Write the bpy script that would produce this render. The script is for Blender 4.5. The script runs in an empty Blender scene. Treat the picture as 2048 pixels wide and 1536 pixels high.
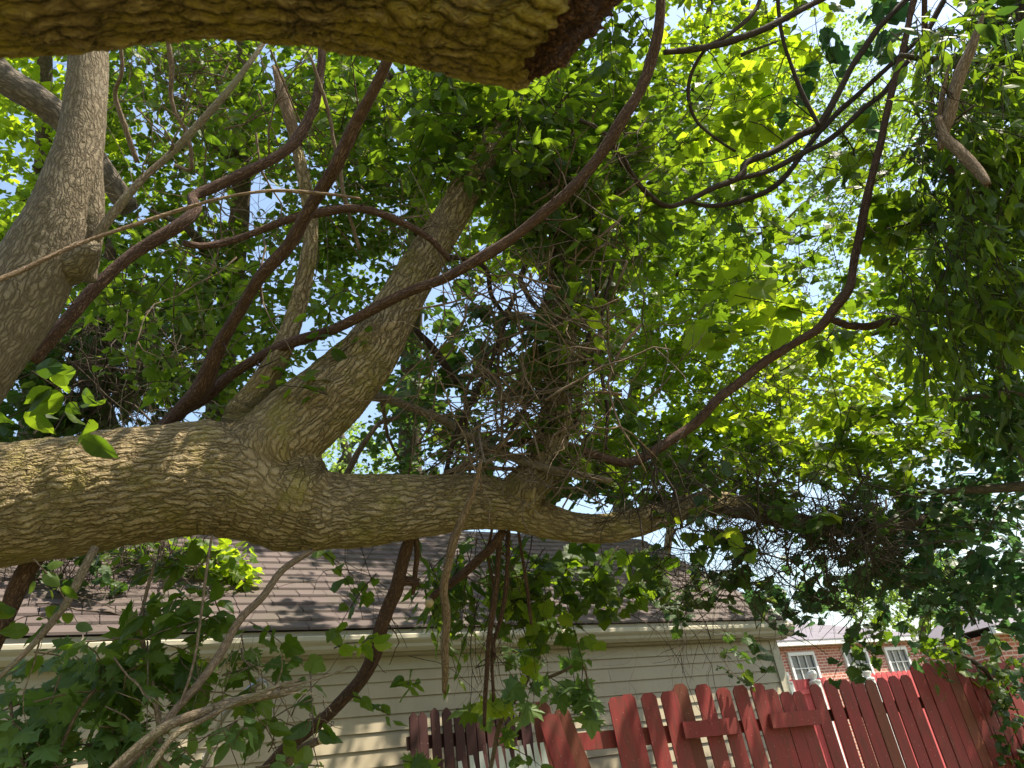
import bpy, math, random
import numpy as np
from mathutils import Vector
rng = np.random.default_rng(11)
random.seed(5)
C = bpy.context.scene.collection
SC = bpy.context.scene
RAD = math.radians

# ------------------------------------------------------------------ camera, sky, sun, exposure
PITCH, ROLL, EYE, FPX = RAD(29), RAD(9), 1.4, 1500.0
_c, _s = math.cos(PITCH), math.sin(PITCH)
F = np.array([0, _c, _s])
_r0, _u0 = np.array([1., 0, 0]), np.array([0, -_s, _c])
RV = math.cos(ROLL) * _r0 - math.sin(ROLL) * _u0
UV = math.sin(ROLL) * _r0 + math.cos(ROLL) * _u0
CAM = np.array([0, 0, EYE])
cam = bpy.data.cameras.new('camera')
cam.sensor_width = 36; cam.lens = 36 * FPX / 2048
cam.clip_start = 0.05; cam.clip_end = 2000
cam.dof.use_dof = True; cam.dof.focus_distance = 3.6; cam.dof.aperture_fstop = 8
co = bpy.data.objects.new('camera', cam); C.objects.link(co)
from mathutils import Matrix
co.matrix_world = Matrix(((RV[0], UV[0], -F[0], 0), (RV[1], UV[1], -F[1], 0), (RV[2], UV[2], -F[2], EYE), (0, 0, 0, 1)))
SC.camera = co

SUN_AZ, SUN_EL = RAD(99), RAD(61)          # azimuth clockwise from +Y
w = bpy.data.worlds.new('World'); SC.world = w; w.use_nodes = True
nt = w.node_tree
sky = nt.nodes.new('ShaderNodeTexSky'); sky.sky_type = 'NISHITA'; sky.sun_disc = False
sky.sun_elevation = SUN_EL; sky.sun_rotation = SUN_AZ
sky.air_density = 1.5; sky.dust_density = 2.0; sky.ozone_density = 0.0
bg = nt.nodes['Background']; bg.inputs[1].default_value = 0.11
nt.links.new(sky.outputs[0], bg.inputs[0])
sun = bpy.data.lights.new('sun', 'SUN'); sun.energy = 5.0; sun.angle = RAD(0.53); sun.color = (1, .91, .76)
so = bpy.data.objects.new('sun', sun); C.objects.link(so)
sd = Vector((math.sin(SUN_AZ) * math.cos(SUN_EL), math.cos(SUN_AZ) * math.cos(SUN_EL), math.sin(SUN_EL)))
so.rotation_euler = sd.to_track_quat('Z', 'Y').to_euler()
SC.view_settings.view_transform = 'Standard'; SC.view_settings.look = 'None'
SC.view_settings.exposure = 1.42; SC.view_settings.gamma = 1; SC.view_settings.use_curve_mapping = False
SC.cycles.max_bounces = 8; SC.cycles.diffuse_bounces = 5; SC.cycles.transmission_bounces = 5
SC.cycles.use_denoising = True

# ------------------------------------------------------------------ helpers
def ray(px, py):
    return (px - 1024) / FPX * RV - (py - 768) / FPX * UV + F
def P(px, py, t):
    """point seen at photo pixel (px, py), t metres out along the view axis"""
    return CAM + t * ray(px, py)
def norm(v):
    return v / (np.linalg.norm(v, axis=-1, keepdims=True) + 1e-9)

def tag(o, label=None, cat=None, group=None, kind=None):
    if label: o['label'] = label
    if cat: o['category'] = cat
    if group: o['group'] = group
    if kind: o['kind'] = kind
    return o
def empty(name, loc=(0, 0, 0), rz=0):
    o = bpy.data.objects.new(name, None); C.objects.link(o)
    o.location = loc; o.rotation_euler = (0, 0, rz); o.empty_display_size = .1
    return o
def link(name, me, mat, parent=None, world=True):
    me.name = name
    o = bpy.data.objects.new(name, me); C.objects.link(o)
    if mat: me.materials.append(mat)
    if parent:
        o.parent = parent
        if world:                                   # geometry given in world coordinates
            o.matrix_parent_inverse = (Matrix.Translation(parent.location) @ parent.rotation_euler.to_matrix().to_4x4()).inverted()
    return o
def mesh_np(V, faces_flat, nper, smooth=False, attr=None):
    me = bpy.data.meshes.new('m')
    nf = len(faces_flat) // nper
    me.vertices.add(len(V)); me.vertices.foreach_set('co', np.asarray(V, np.float32).ravel())
    me.loops.add(nf * nper); me.loops.foreach_set('vertex_index', np.asarray(faces_flat, np.int32).ravel())
    me.polygons.add(nf); me.polygons.foreach_set('loop_start', np.arange(nf, dtype=np.int32) * nper)
    me.polygons.foreach_set('use_smooth', np.full(nf, smooth))
    if attr is not None:
        a = me.attributes.new('bark', 'FLOAT_VECTOR', 'POINT'); a.data.foreach_set('vector', np.asarray(attr, np.float32).ravel())
    me.update(calc_edges=True)
    return me

class MB:
    """collects boxes and polygons, builds ONE mesh"""
    def __init__(s): s.v = []; s.f = []
    def add(s, vs, fs):
        k = len(s.v); s.v += [tuple(map(float, v)) for v in vs]; s.f += [tuple(i + k for i in f) for f in fs]
    def box(s, a, b):
        x0, y0, z0 = a; x1, y1, z1 = b
        s.add([(x0,y0,z0),(x1,y0,z0),(x1,y1,z0),(x0,y1,z0),(x0,y0,z1),(x1,y0,z1),(x1,y1,z1),(x0,y1,z1)],
              [(0,3,2,1),(4,5,6,7),(0,1,5,4),(1,2,6,5),(2,3,7,6),(3,0,4,7)])
    def prism(s, prof, x0, x1):
        """profile [(y,z)] extruded along x"""
        n = len(prof)
        s.add([(x0, y, z) for y, z in prof] + [(x1, y, z) for y, z in prof],
              [tuple(range(n))[::-1], tuple(range(n, 2*n))] + [(i, (i+1) % n, n+(i+1) % n, n+i) for i in range(n)])
    def outline(s, pts, y0, y1):
        """outline [(x,z)] given thickness along y"""
        n = len(pts)
        s.add([(x, y0, z) for x, z in pts] + [(x, y1, z) for x, z in pts],
              [tuple(range(n)), tuple(range(n, 2*n))[::-1]] + [((i+1) % n, i, n+i, n+(i+1) % n) for i in range(n)])
    def build(s, name, mat, parent=None, world=False):
        me = bpy.data.meshes.new(name); me.from_pydata(s.v, [], s.f); me.update()
        return link(name, me, mat, parent, world)

# ---- tubes
def catmull(pts, step):
    pts = np.asarray(pts, float)
    if len(pts) < 3:
        n = max(2, int(np.linalg.norm(pts[-1, :3] - pts[0, :3]) / step) + 1)
        return pts[0] + np.linspace(0, 1, n)[:, None] * (pts[-1] - pts[0])
    q = np.vstack([2*pts[0]-pts[1], pts, 2*pts[-1]-pts[-2]])
    out = []
    for i in range(1, len(q) - 2):
        p0, p1, p2, p3 = q[i-1], q[i], q[i+1], q[i+2]
        n = max(1, int(np.linalg.norm(p2[:3]-p1[:3]) / step))
        t = (np.arange(n) / n)[:, None]
        out.append(.5*((2*p1)+(-p0+p2)*t+(2*p0-5*p1+4*p2-p3)*t**2+(-p0+3*p1-3*p2+p3)*t**3))
    out.append(q[-2][None])
    return np.vstack(out)
def skel(pts, step=.03):
    """[(px,py,radius_px,t)] -> points (N,4): world xyz and radius in metres"""
    return catmull([list(P(px, py, t)) + [r / FPX * t] for px, py, r, t in pts], step)
def frames(c):
    T = norm(np.gradient(c, axis=0))
    N = np.zeros_like(T)
    ref = np.array([0, 0, 1.]) if abs(T[0, 2]) < .9 else np.array([1., 0, 0])
    n = ref - T[0] * (ref @ T[0]); N[0] = n / np.linalg.norm(n)
    for i in range(1, len(c)):
        n = N[i-1] - T[i] * (N[i-1] @ T[i]); N[i] = n / (np.linalg.norm(n)+1e-9)
    return T, N, np.cross(T, N)
class Tubes:
    def __init__(s): s.V = []; s.Fc = []; s.A = []; s.n = 0
    def add(s, c4, sides=8, rough=.0, ridges=0, v0=0., jag=0., wob=0., kink=0.):
        c, r = c4[:, :3].copy(), c4[:, 3]
        if wob:
            c += np.cumsum(rng.normal(0, wob, c.shape), 0) * np.sin(np.linspace(0, np.pi, len(c)))[:, None]
        T, N, B = frames(c)
        if kink and len(c) > 20:
            kk = np.arange(0, len(c)+7, 7); off = np.stack([np.interp(np.arange(len(c)), kk, rng.normal(0, kink, len(kk))) for _ in range(2)])
            off = (off[:, np.r_[0, 0:len(c)-1]] + off + off[:, np.r_[1:len(c), len(c)-1]])/3
            c = c + N*(off[0]*r)[:, None] + B*(off[1]*r)[:, None]; T, N, B = frames(c)
        L = np.concatenate([[0], np.cumsum(np.linalg.norm(np.diff(c, axis=0), axis=1))]) + v0
        th = np.arange(sides) / sides * 2*np.pi
        m = np.ones((len(c), sides))
        if rough:
            m += rough * np.sin(th[None]*2 + L[:, None]*9 + 1.3) * .5 + rough * np.sin(th[None]*3 - L[:, None]*23 + 4) * .4 + rng.normal(0, rough*.35, m.shape)
        if ridges:
            for k in (5, 8, 13):
                m += ridges * .5 * np.sin(th[None]*k + L[:, None]*rng.uniform(2, 6) + rng.uniform(0, 6) + np.sin(L[:, None]*4)*1.5)
        rr = r[:, None] * m
        rad = N[:, None]*np.cos(th)[None, :, None] + B[:, None]*np.sin(th)[None, :, None]
        V = c[:, None] + rad * rr[..., None]
        if jag:
            V[-1] += T[-1] * rng.uniform(-jag, jag, sides)[:, None]
        A = np.stack([np.cos(th)[None]*r[:, None], np.sin(th)[None]*r[:, None], np.repeat(L[:, None], sides, 1)], -1)
        n, k = len(c), sides
        i = np.arange(n-1)[:, None]*k; j = np.arange(k)[None]; j2 = (j+1) % k
        q = np.stack([i+j, i+j2, i+k+j2, i+k+j], -1).reshape(-1, 4) + s.n
        # end caps: centre vertices, degenerate-free quads via pairs
        V = np.vstack([V.reshape(-1, 3), c[:1], c[-1:]]); A = np.vstack([A.reshape(-1, 3), [[0, 0, L[0]]], [[0, 0, L[-1]]]])
        caps = []
        b0, b1 = n*k, n*k+1
        for jj in range(0, k, 2):
            j1, j3 = (jj+1) % k, (jj+2) % k
            caps.append([b0, j3, j1, jj]); caps.append([b1, (n-1)*k+jj, (n-1)*k+j1, (n-1)*k+j3])
        q = np.vstack([q, np.array(caps) + s.n])
        s.V.append(V); s.A.append(A); s.Fc.append(q); s.n += len(V)
    def build(s, name, mat, parent=None, smooth=True):
        if not s.V: return None
        me = mesh_np(np.vstack(s.V), np.vstack(s.Fc).ravel(), 4, smooth, np.vstack(s.A))
        return link(name, me, mat, parent)

# ------------------------------------------------------------------ materials
def mat(name):
    m = bpy.data.materials.new(name); m.use_nodes = True
    n = m.node_tree.nodes; n.clear()
    out = n.new('ShaderNodeOutputMaterial'); b = n.new('ShaderNodeBsdfPrincipled')
    m.node_tree.links.new(b.outputs[0], out.inputs[0])
    return m, m.node_tree, b, out
def ramp(nt, src, stops):
    r = nt.nodes.new('ShaderNodeValToRGB'); e = r.color_ramp.elements
    e[0].position, e[0].color = stops[0][0], (*stops[0][1], 1); e[1].position, e[1].color = stops[-1][0], (*stops[-1][1], 1)
    for p, c in stops[1:-1]:
        k = e.new(p); k.color = (*c, 1)
    nt.links.new(src, r.inputs[0]); return r.outputs[0]
def node(nt, typ, **kw):
    n = nt.nodes.new(typ)
    for k, v in kw.items():
        if k in n.inputs: n.inputs[k].default_value = v
        else: setattr(n, k, v)
    return n
def mapped(nt, src, scale):
    m = node(nt, 'ShaderNodeMapping'); m.inputs['Scale'].default_value = scale
    nt.links.new(src, m.inputs[0]); return m.outputs[0]
def noise(nt, vec, scale, detail=4, rough=.6):
    n = node(nt, 'ShaderNodeTexNoise', Scale=scale, Detail=detail, Roughness=rough)
    if vec is not None: nt.links.new(vec, n.inputs['Vector'])
    return n.outputs[0]
def math_n(nt, op, a, b=None, clamp=False):
    n = nt.nodes.new('ShaderNodeMath'); n.operation = op; n.use_clamp = clamp
    for i, x in enumerate((a, b)):
        if x is None: continue
        if isinstance(x, (int, float)): n.inputs[i].default_value = x
        else: nt.links.new(x, n.inputs[i])
    return n.outputs[0]
def mix(nt, fac, a, b, typ='MIX'):
    n = nt.nodes.new('ShaderNodeMix'); n.data_type = 'RGBA'; n.blend_type = typ
    for s, x in ((n.inputs[0], fac), (n.inputs[6], a), (n.inputs[7], b)):
        if isinstance(x, (int, float)): s.default_value = x
        elif isinstance(x, tuple): s.default_value = (*x, 1)
        else: nt.links.new(x, s)
    return n.outputs[2]
def bump(nt, h, strength, dist):
    n = node(nt, 'ShaderNodeBump', Strength=strength, Distance=dist); nt.links.new(h, n.inputs['Height']); return n.outputs[0]

def bark_mat(name, dark, mid, light, moss, cell, stretch, moss_amt=.45, depth=.012, displace=False, rough=.9, moss_under=0.):
    """furrowed bark: ridges between cracks that run along the limb"""
    m, nt, b, out = mat(name)
    at = node(nt, 'ShaderNodeAttribute', attribute_name='bark').outputs['Vector']
    warp = node(nt, 'ShaderNodeTexNoise', Scale=14, Detail=3); nt.links.new(at, warp.inputs['Vector'])
    wv = node(nt, 'ShaderNodeVectorMath', operation='SCALE'); wv.inputs['Scale'].default_value = .05; nt.links.new(warp.outputs[1], wv.inputs[0])
    ad = node(nt, 'ShaderNodeVectorMath', operation='ADD'); nt.links.new(at, ad.inputs[0]); nt.links.new(wv.outputs[0], ad.inputs[1])
    v1 = mapped(nt, ad.outputs[0], (1/cell, 1/cell, 1/(cell*stretch)))
    vo = node(nt, 'ShaderNodeTexVoronoi', feature='DISTANCE_TO_EDGE', Scale=1.0); nt.links.new(v1, vo.inputs['Vector'])
    v2 = mapped(nt, ad.outputs[0], (2.4/cell, 2.4/cell, 2.4/(cell*max(1., stretch*.42))))
    vo2 = node(nt, 'ShaderNodeTexVoronoi', feature='DISTANCE_TO_EDGE', Scale=1.0); nt.links.new(v2, vo2.inputs['Vector'])
    h1 = math_n(nt, 'MULTIPLY', vo.outputs[0], 3.4, True)
    h2 = math_n(nt, 'MULTIPLY', vo2.outputs[0], 3.0, True)
    fine = noise(nt, mapped(nt, at, (1, 1, .45)), 130, 5, .7)
    big = noise(nt, at, 5, 4, .6)
    h = math_n(nt, 'ADD', math_n(nt, 'MULTIPLY', math_n(nt, 'POWER', h1, .7), .62), math_n(nt, 'ADD', math_n(nt, 'MULTIPLY', h2, .22), math_n(nt, 'MULTIPLY', fine, .22)))
    calm = math_n(nt, 'MULTIPLY', math_n(nt, 'SUBTRACT', noise(nt, mapped(nt, at, (1, 1, .6)), 3.2, 3, .5), .48), 4.0, True)
    hm = nt.nodes.new('ShaderNodeMix'); nt.links.new(math_n(nt, 'MULTIPLY', calm, .5), hm.inputs[0]); nt.links.new(h, hm.inputs[2]); nt.links.new(math_n(nt, 'ADD', .42, math_n(nt, 'MULTIPLY', fine, .45)), hm.inputs[3]); h = hm.outputs[0]
    col = ramp(nt, h, [(.08, dark), (.34, tuple(.45*a+.55*c for a, c in zip(dark, mid))), (.62, mid), (.98, light)])
    col = mix(nt, math_n(nt, 'MULTIPLY', noise(nt, at, 38, 4, .7), .55), col, tuple(x*.55 for x in mid))
    mm = math_n(nt, 'SUBTRACT', math_n(nt, 'ADD', math_n(nt, 'MULTIPLY', big, 1.1), math_n(nt, 'MULTIPLY', noise(nt, at, 60, 5, .75), .7)), 1.32 - moss_amt)
    mm = math_n(nt, 'MULTIPLY', mm, 4.0, True)
    col = mix(nt, math_n(nt, 'MULTIPLY', mm, .75), col, moss)
    lic = math_n(nt, 'MULTIPLY', math_n(nt, 'SUBTRACT', math_n(nt, 'ADD', math_n(nt, 'MULTIPLY', noise(nt, at, 7.3, 3, .6), .8), math_n(nt, 'MULTIPLY', noise(nt, at, 95, 3, .8), .45)), .74), 5, True)
    col = mix(nt, math_n(nt, 'MULTIPLY', lic, .35), col, tuple(min(.6, .55*x+.12) for x in light))
    nt.links.new(col, b.inputs['Base Color']); b.inputs['Roughness'].default_value = rough
    b.inputs['Specular IOR Level'].default_value = .2
    nt.links.new(bump(nt, h, .9 if not displace else .55, depth), b.inputs['Normal'])
    if displace:
        d = node(nt, 'ShaderNodeDisplacement', Midlevel=.6, Scale=depth); nt.links.new(h, d.inputs['Height'])
        nt.links.new(d.outputs[0], out.inputs['Displacement']); m.displacement_method = 'BOTH'
    return m
M = {}
M['bark'] = bark_mat('furrowed_bark', (.036, .025, .012), (.22, .165, .085), (.42, .335, .205), (.17, .145, .028), .0195, 5.6, .43, .0085, True)
M['bark_limb'] = bark_mat('limb_bark', (.035, .026, .016), (.145, .115, .072), (.275, .23, .16), (.10, .10, .035), .011, 5.5, .28, .005)
M['bark_moss'] = bark_mat('mossy_bark', (.022, .012, .004), (.16, .105, .036), (.32, .23, .10), (.21, .155, .014), .019, 4.6, .50, .014, True)
M['bark_tree'] = bark_mat('grey_bark', (.03, .024, .018), (.11, .09, .065), (.20, .17, .13), (.08, .09, .03), .02, 3.2, .3, .006)
M['vine'] = bark_mat('vine_bark', (.018, .010, .007), (.10, .056, .037), (.225, .145, .10), (.10, .07, .035), .006, 16, .18, .006)
M['vine_dark'] = bark_mat('dark_vine_bark', (.014, .010, .008), (.055, .038, .026), (.10, .08, .06), (.06, .06, .025), .005, 14, .22, .003)
M['twig'] = bark_mat('twig_bark', (.05, .035, .022), (.16, .115, .075), (.30, .23, .16), (.12, .10, .05), .006, 8, .2, .002)
M['twig_dark'] = bark_mat('dark_twig_bark', (.02, .014, .010), (.06, .045, .03), (.12, .09, .06), (.07, .07, .03), .006, 8, .2, .002)
M['lichen'] = bark_mat('lichened_bark', (.045, .032, .02), (.17, .125, .08), (.30, .245, .17), (.17, .16, .09), .008, 4, .5, .004)
M['deadwood'] = bark_mat('dead_wood', (.045, .028, .016), (.20, .135, .08), (.36, .265, .175), (.11, .085, .04), .007, 20, .30, .004)
M['brokenwood'] = bark_mat('broken_wood', (.014, .007, .004), (.12, .05, .02), (.30, .145, .055), (.02, .012, .008), .006, 14, .45, .010, True)
M['cutwood'] = bark_mat('cut_wood', (.4, .3, .18), (.6, .48, .32), (.72, .6, .45), (.5, .4, .25), .01, 1, .0, .001)

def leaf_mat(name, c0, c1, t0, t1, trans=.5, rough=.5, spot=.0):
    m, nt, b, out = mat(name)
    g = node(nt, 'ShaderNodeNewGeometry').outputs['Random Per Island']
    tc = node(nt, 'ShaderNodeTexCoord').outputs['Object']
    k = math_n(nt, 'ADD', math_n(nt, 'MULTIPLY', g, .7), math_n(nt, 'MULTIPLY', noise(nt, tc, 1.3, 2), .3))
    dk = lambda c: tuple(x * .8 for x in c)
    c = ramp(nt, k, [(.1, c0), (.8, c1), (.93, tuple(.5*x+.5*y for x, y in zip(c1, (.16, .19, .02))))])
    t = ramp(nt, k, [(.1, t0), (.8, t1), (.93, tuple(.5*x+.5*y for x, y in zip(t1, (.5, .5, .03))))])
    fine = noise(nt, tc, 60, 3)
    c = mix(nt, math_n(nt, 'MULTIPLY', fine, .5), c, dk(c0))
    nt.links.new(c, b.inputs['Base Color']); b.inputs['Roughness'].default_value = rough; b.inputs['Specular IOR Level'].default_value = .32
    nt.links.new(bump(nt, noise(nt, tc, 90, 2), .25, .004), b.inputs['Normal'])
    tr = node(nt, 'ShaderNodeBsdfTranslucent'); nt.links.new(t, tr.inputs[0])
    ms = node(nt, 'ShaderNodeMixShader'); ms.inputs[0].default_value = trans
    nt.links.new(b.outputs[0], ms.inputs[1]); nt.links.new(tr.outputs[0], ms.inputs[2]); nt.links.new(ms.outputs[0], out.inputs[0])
    return m
M['leaf_mid'] = leaf_mat('leaf_mid_green', (.032, .064, .009), (.070, .115, .014), (.085, .175, .008), (.25, .37, .014))
M['leaf_bright'] = leaf_mat('leaf_yellow_green', (.05, .10, .012), (.11, .165, .016), (.26, .40, .010), (.46, .60, .02), .6)
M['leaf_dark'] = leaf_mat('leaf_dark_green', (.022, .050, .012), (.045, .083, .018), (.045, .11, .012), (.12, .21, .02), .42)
M['leaf_blue'] = leaf_mat('leaf_blue_green', (.024, .06, .028), (.05, .10, .042), (.04, .12, .035), (.11, .23, .055), .42, .35)
M['leaf_soft'] = leaf_mat('leaf_soft_green', (.065, .12, .03), (.12, .19, .05), (.11, .22, .028), (.22, .36, .04), .42)
M['leaf_far'] = leaf_mat('leaf_far_green', (.05, .10, .025), (.11, .17, .045), (.16, .30, .03), (.38, .52, .08), .52)

def paint_mat(name, col, worn, amt=.5, rough=.6, grain=(40, 40, 2.5)):
    m, nt, b, out = mat(name)
    tc = node(nt, 'ShaderNodeTexCoord').outputs['Object']
    oi = node(nt, 'ShaderNodeObjectInfo').outputs['Random']
    off = node(nt, 'ShaderNodeVectorMath', operation='ADD'); nt.links.new(tc, off.inputs[0])
    cx = node(nt, 'ShaderNodeCombineXYZ'); nt.links.new(math_n(nt, 'MULTIPLY', oi, 37), cx.inputs[0]); nt.links.new(math_n(nt, 'MULTIPLY', oi, 11), cx.inputs[2]); nt.links.new(cx.outputs[0], off.inputs[1])
    gr = noise(nt, mapped(nt, off.outputs[0], grain), 1.6, 6, .7)
    bl = noise(nt, mapped(nt, off.outputs[0], (9, 9, 3)), 1, 5, .7)
    f = math_n(nt, 'MULTIPLY', math_n(nt, 'SUBTRACT', math_n(nt, 'ADD', math_n(nt, 'MULTIPLY', gr, .6), math_n(nt, 'MULTIPLY', bl, .6)), .72 - .25*amt), 5, True)
    c = mix(nt, math_n(nt, 'MULTIPLY', f, amt), col, worn)
    c = mix(nt, math_n(nt, 'MULTIPLY', oi, .45), c, tuple(x*.55 for x in col))
    c = mix(nt, math_n(nt, 'MULTIPLY', gr, .45), c, tuple(x*.5 for x in col))
    sp = node(nt, 'ShaderNodeTexVoronoi', Scale=26); nt.links.new(off.outputs[0], sp.inputs['Vector'])
    dots = math_n(nt, 'LESS_THAN', sp.outputs['Distance'], .09)
    c = mix(nt, math_n(nt, 'MULTIPLY', dots, .5*amt), c, (.5, .42, .33))
    nt.links.new(c, b.inputs['Base Color']); b.inputs['Roughness'].default_value = rough; b.inputs['Specular IOR Level'].default_value = .3
    nt.links.new(bump(nt, gr, .5, .004), b.inputs['Normal'])
    return m
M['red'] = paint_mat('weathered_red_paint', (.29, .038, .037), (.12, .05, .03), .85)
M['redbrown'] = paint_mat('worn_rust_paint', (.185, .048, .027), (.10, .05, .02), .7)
M['shadered'] = paint_mat('shade_darkened_red_paint', (.055, .016, .014), (.035, .018, .012), .5)  # shade on the fence face is put into this darker paint colour
M['farred'] = paint_mat('sunlit_red_paint', (.50, .085, .09), (.42, .10, .09), .3)  # brighter red, with the yard's sunlight put into the colour
M['white'] = paint_mat('white_paint', (.62, .64, .60), (.40, .42, .35), .45)
M['trim'] = paint_mat('trim_paint', (.42, .385, .29), (.28, .26, .15), .5, .5, (3, 3, 30))
M['whitetrim'] = paint_mat('white_trim', (.8, .8, .78), (.7, .7, .66), .2)

def siding_mat():
    m, nt, b, out = mat('vinyl_siding')
    tc = node(nt, 'ShaderNodeTexCoord').outputs['Object']
    st = noise(nt, mapped(nt, tc, (2.2, 1, .35)), 2.0, 5, .65)
    gr = noise(nt, mapped(nt, tc, (1, 1, 14)), 9, 4, .6)
    c = ramp(nt, st, [(.3, (.265, .22, .145)), (.7, (.34, .285, .19))])
    c = mix(nt, math_n(nt, 'MULTIPLY', gr, .3), c, (.30, .27, .19))
    nt.links.new(c, b.inputs['Base Color']); b.inputs['Roughness'].default_value = .55
    nt.links.new(bump(nt, gr, .12, .003), b.inputs['Normal']); return m
M['siding'] = siding_mat()
def shingle_mat(name, c0, c1, c2):
    m, nt, b, out = mat(name)
    g = node(nt, 'ShaderNodeNewGeometry').outputs['Random Per Island']
    tc = node(nt, 'ShaderNodeTexCoord').outputs['Object']
    c = ramp(nt, g, [(0, c0), (.5, c1), (1, c2)])
    gran = noise(nt, tc, 230, 2, .8)
    c = mix(nt, math_n(nt, 'MULTIPLY', gran, .9), c, tuple(x*1.9 for x in c1))
    c = mix(nt, math_n(nt, 'MULTIPLY', math_n(nt, 'SUBTRACT', noise(nt, tc, 3, 5, .7), .45), 2.2, True), c, (.055, .05, .028))
    nt.links.new(c, b.inputs['Base Color']); b.inputs['Roughness'].default_value = .85
    nt.links.new(bump(nt, gran, .5, .004), b.inputs['Normal']); return m
M['shingle'] = shingle_mat('asphalt_shingle', (.036, .025, .022), (.056, .040, .036), (.080, .058, .052))
M['farshingle'] = shingle_mat('pale_shingle', (.075, .067, .08), (.09, .08, .095), (.105, .093, .108))
def brick_mat():
    m, nt, b, out = mat('red_brick')
    tc = node(nt, 'ShaderNodeTexCoord').outputs['Object']
    sp = node(nt, 'ShaderNodeSeparateXYZ'); nt.links.new(tc, sp.inputs[0])
    cx = node(nt, 'ShaderNodeCombineXYZ'); nt.links.new(math_n(nt, 'ADD', sp.outputs[0], sp.outputs[1]), cx.inputs[0]); nt.links.new(sp.outputs[2], cx.inputs[1])
    br = node(nt, 'ShaderNodeTexBrick', Scale=1.0)
    br.inputs['Color1'].default_value = (.36, .11, .07, 1); br.inputs['Color2'].default_value = (.24, .075, .05, 1); br.inputs['Mortar'].default_value = (.5, .42, .36, 1)
    br.inputs['Brick Width'].default_value = .24; br.inputs['Row Height'].default_value = .085; br.inputs['Mortar Size'].default_value = .012
    nt.links.new(cx.outputs[0], br.inputs['Vector'])
    c = mix(nt, math_n(nt, 'MULTIPLY', noise(nt, tc, 1.2, 5), .4), br.outputs[0], (.42, .16, .10))
    nt.links.new(c, b.inputs['Base Color']); b.inputs['Roughness'].default_value = .85
    nt.links.new(bump(nt, br.outputs[1], -.5, .006), b.inputs['Normal']); return m
M['brick'] = brick_mat()
def flat_mat(name, col, rough=.5, metal=0, var=.3, sc=8):
    m, nt, b, out = mat(name)
    tc = node(nt, 'ShaderNodeTexCoord').outputs['Object']
    c = mix(nt, math_n(nt, 'MULTIPLY', noise(nt, tc, sc, 5, .7), var*2), col, tuple(x*.55 for x in col))
    nt.links.new(c, b.inputs['Base Color']); b.inputs['Roughness'].default_value = rough; b.inputs['Metallic'].default_value = metal
    return m
M['glass'] = flat_mat('window_glass', (.06, .07, .08), .08, 0, .1)
M['metal'] = flat_mat('galvanised_metal', (.35, .35, .34), .4, .8, .3, 30)
M['blue'] = flat_mat('blue_plastic', (.05, .16, .5), .45)
M['grass'] = flat_mat('lawn', (.125, .12, .045), .9, 0, .5, 1.4)

# ------------------------------------------------------------------ leaves
def tmpl(half, cy, fold, curl, tip=0.):
    """leaf outline (right half, base to tip) -> vertices and triangles, folded along the midrib and curled"""
    h = np.array(half, float)
    left = h[1:-1][::-1] * [-1, 1]
    o = np.vstack([h, left])
    v = np.vstack([[[0, cy]], o])
    n = len(o)
    z = -fold*np.abs(v[:, 0]) - curl*(v[:, 1]-.35)**2 + tip*np.sin(v[:, 1]*9+v[:, 0]*7)*.03
    f = [(0, 1+i, 1+(i+1) % n) for i in range(n)]
    return np.column_stack([v, z]), np.array(f)
GRAPE = [(0, 0), (.16, -.12), (.36, -.07), (.49, .10), (.42, .24), (.56, .42), (.43, .50), (.37, .62), (.25, .68), (.17, .84), (0, 1)]
MAPLE = [(0, 0), (.12, -.05), (.33, -.10), (.27, .06), (.62, .12), (.47, .22), (.66, .46), (.42, .42), (.27, .48), (.36, .70), (.20, .66), (.15, .80), (0, 1)]
OVATE = [(0, 0), (.13, .06), (.25, .22), (.29, .38), (.26, .52), (.20, .60), (.17, .72), (.07, .86), (0, 1)]
ROUND = [(0, 0), (.20, .05), (.34, .25), (.36, .48), (.26, .72), (.10, .90), (0, 1)]
SLIM = [(0, 0), (.09, .12), (.16, .34), (.15, .55), (.08, .78), (0, 1)]
FAR = [(0, 0), (.28, .16), (.38, .42), (.20, .72), (0, 1)]
TEMPL = {
 'grape': [tmpl(GRAPE, .3, .18, .25, 1), tmpl(GRAPE, .3, .35, .05, 1), tmpl(GRAPE, .3, -.12, .45, 1)],
 'maple': [tmpl(MAPLE, .27, .15, .3, 1), tmpl(MAPLE, .27, .32, .1, 1), tmpl(MAPLE, .27, .05, .5, 1)],
 'ovate': [tmpl(OVATE, .4, .3, .25, 1), tmpl(OVATE, .4, .12, .5, 1), tmpl(OVATE, .4, .5, .1, 1)],
 'round': [tmpl(ROUND, .4, .2, .2), tmpl(ROUND, .4, .4, .35)],
 'slim': [tmpl(SLIM, .4, .3, .3), tmpl(SLIM, .4, .15, .6)],
 'far': [tmpl(FAR, .4, .25, .3), tmpl(FAR, .4, .45, .1)],
}
LSIZE = {'grape': .105, 'maple': .125, 'ovate': .105, 'round': .07, 'slim': .12, 'far': .095}
LAREA = {'grape': .62, 'maple': .52, 'ovate': .34, 'round': .46, 'slim': .2, 'far': .42}
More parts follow.
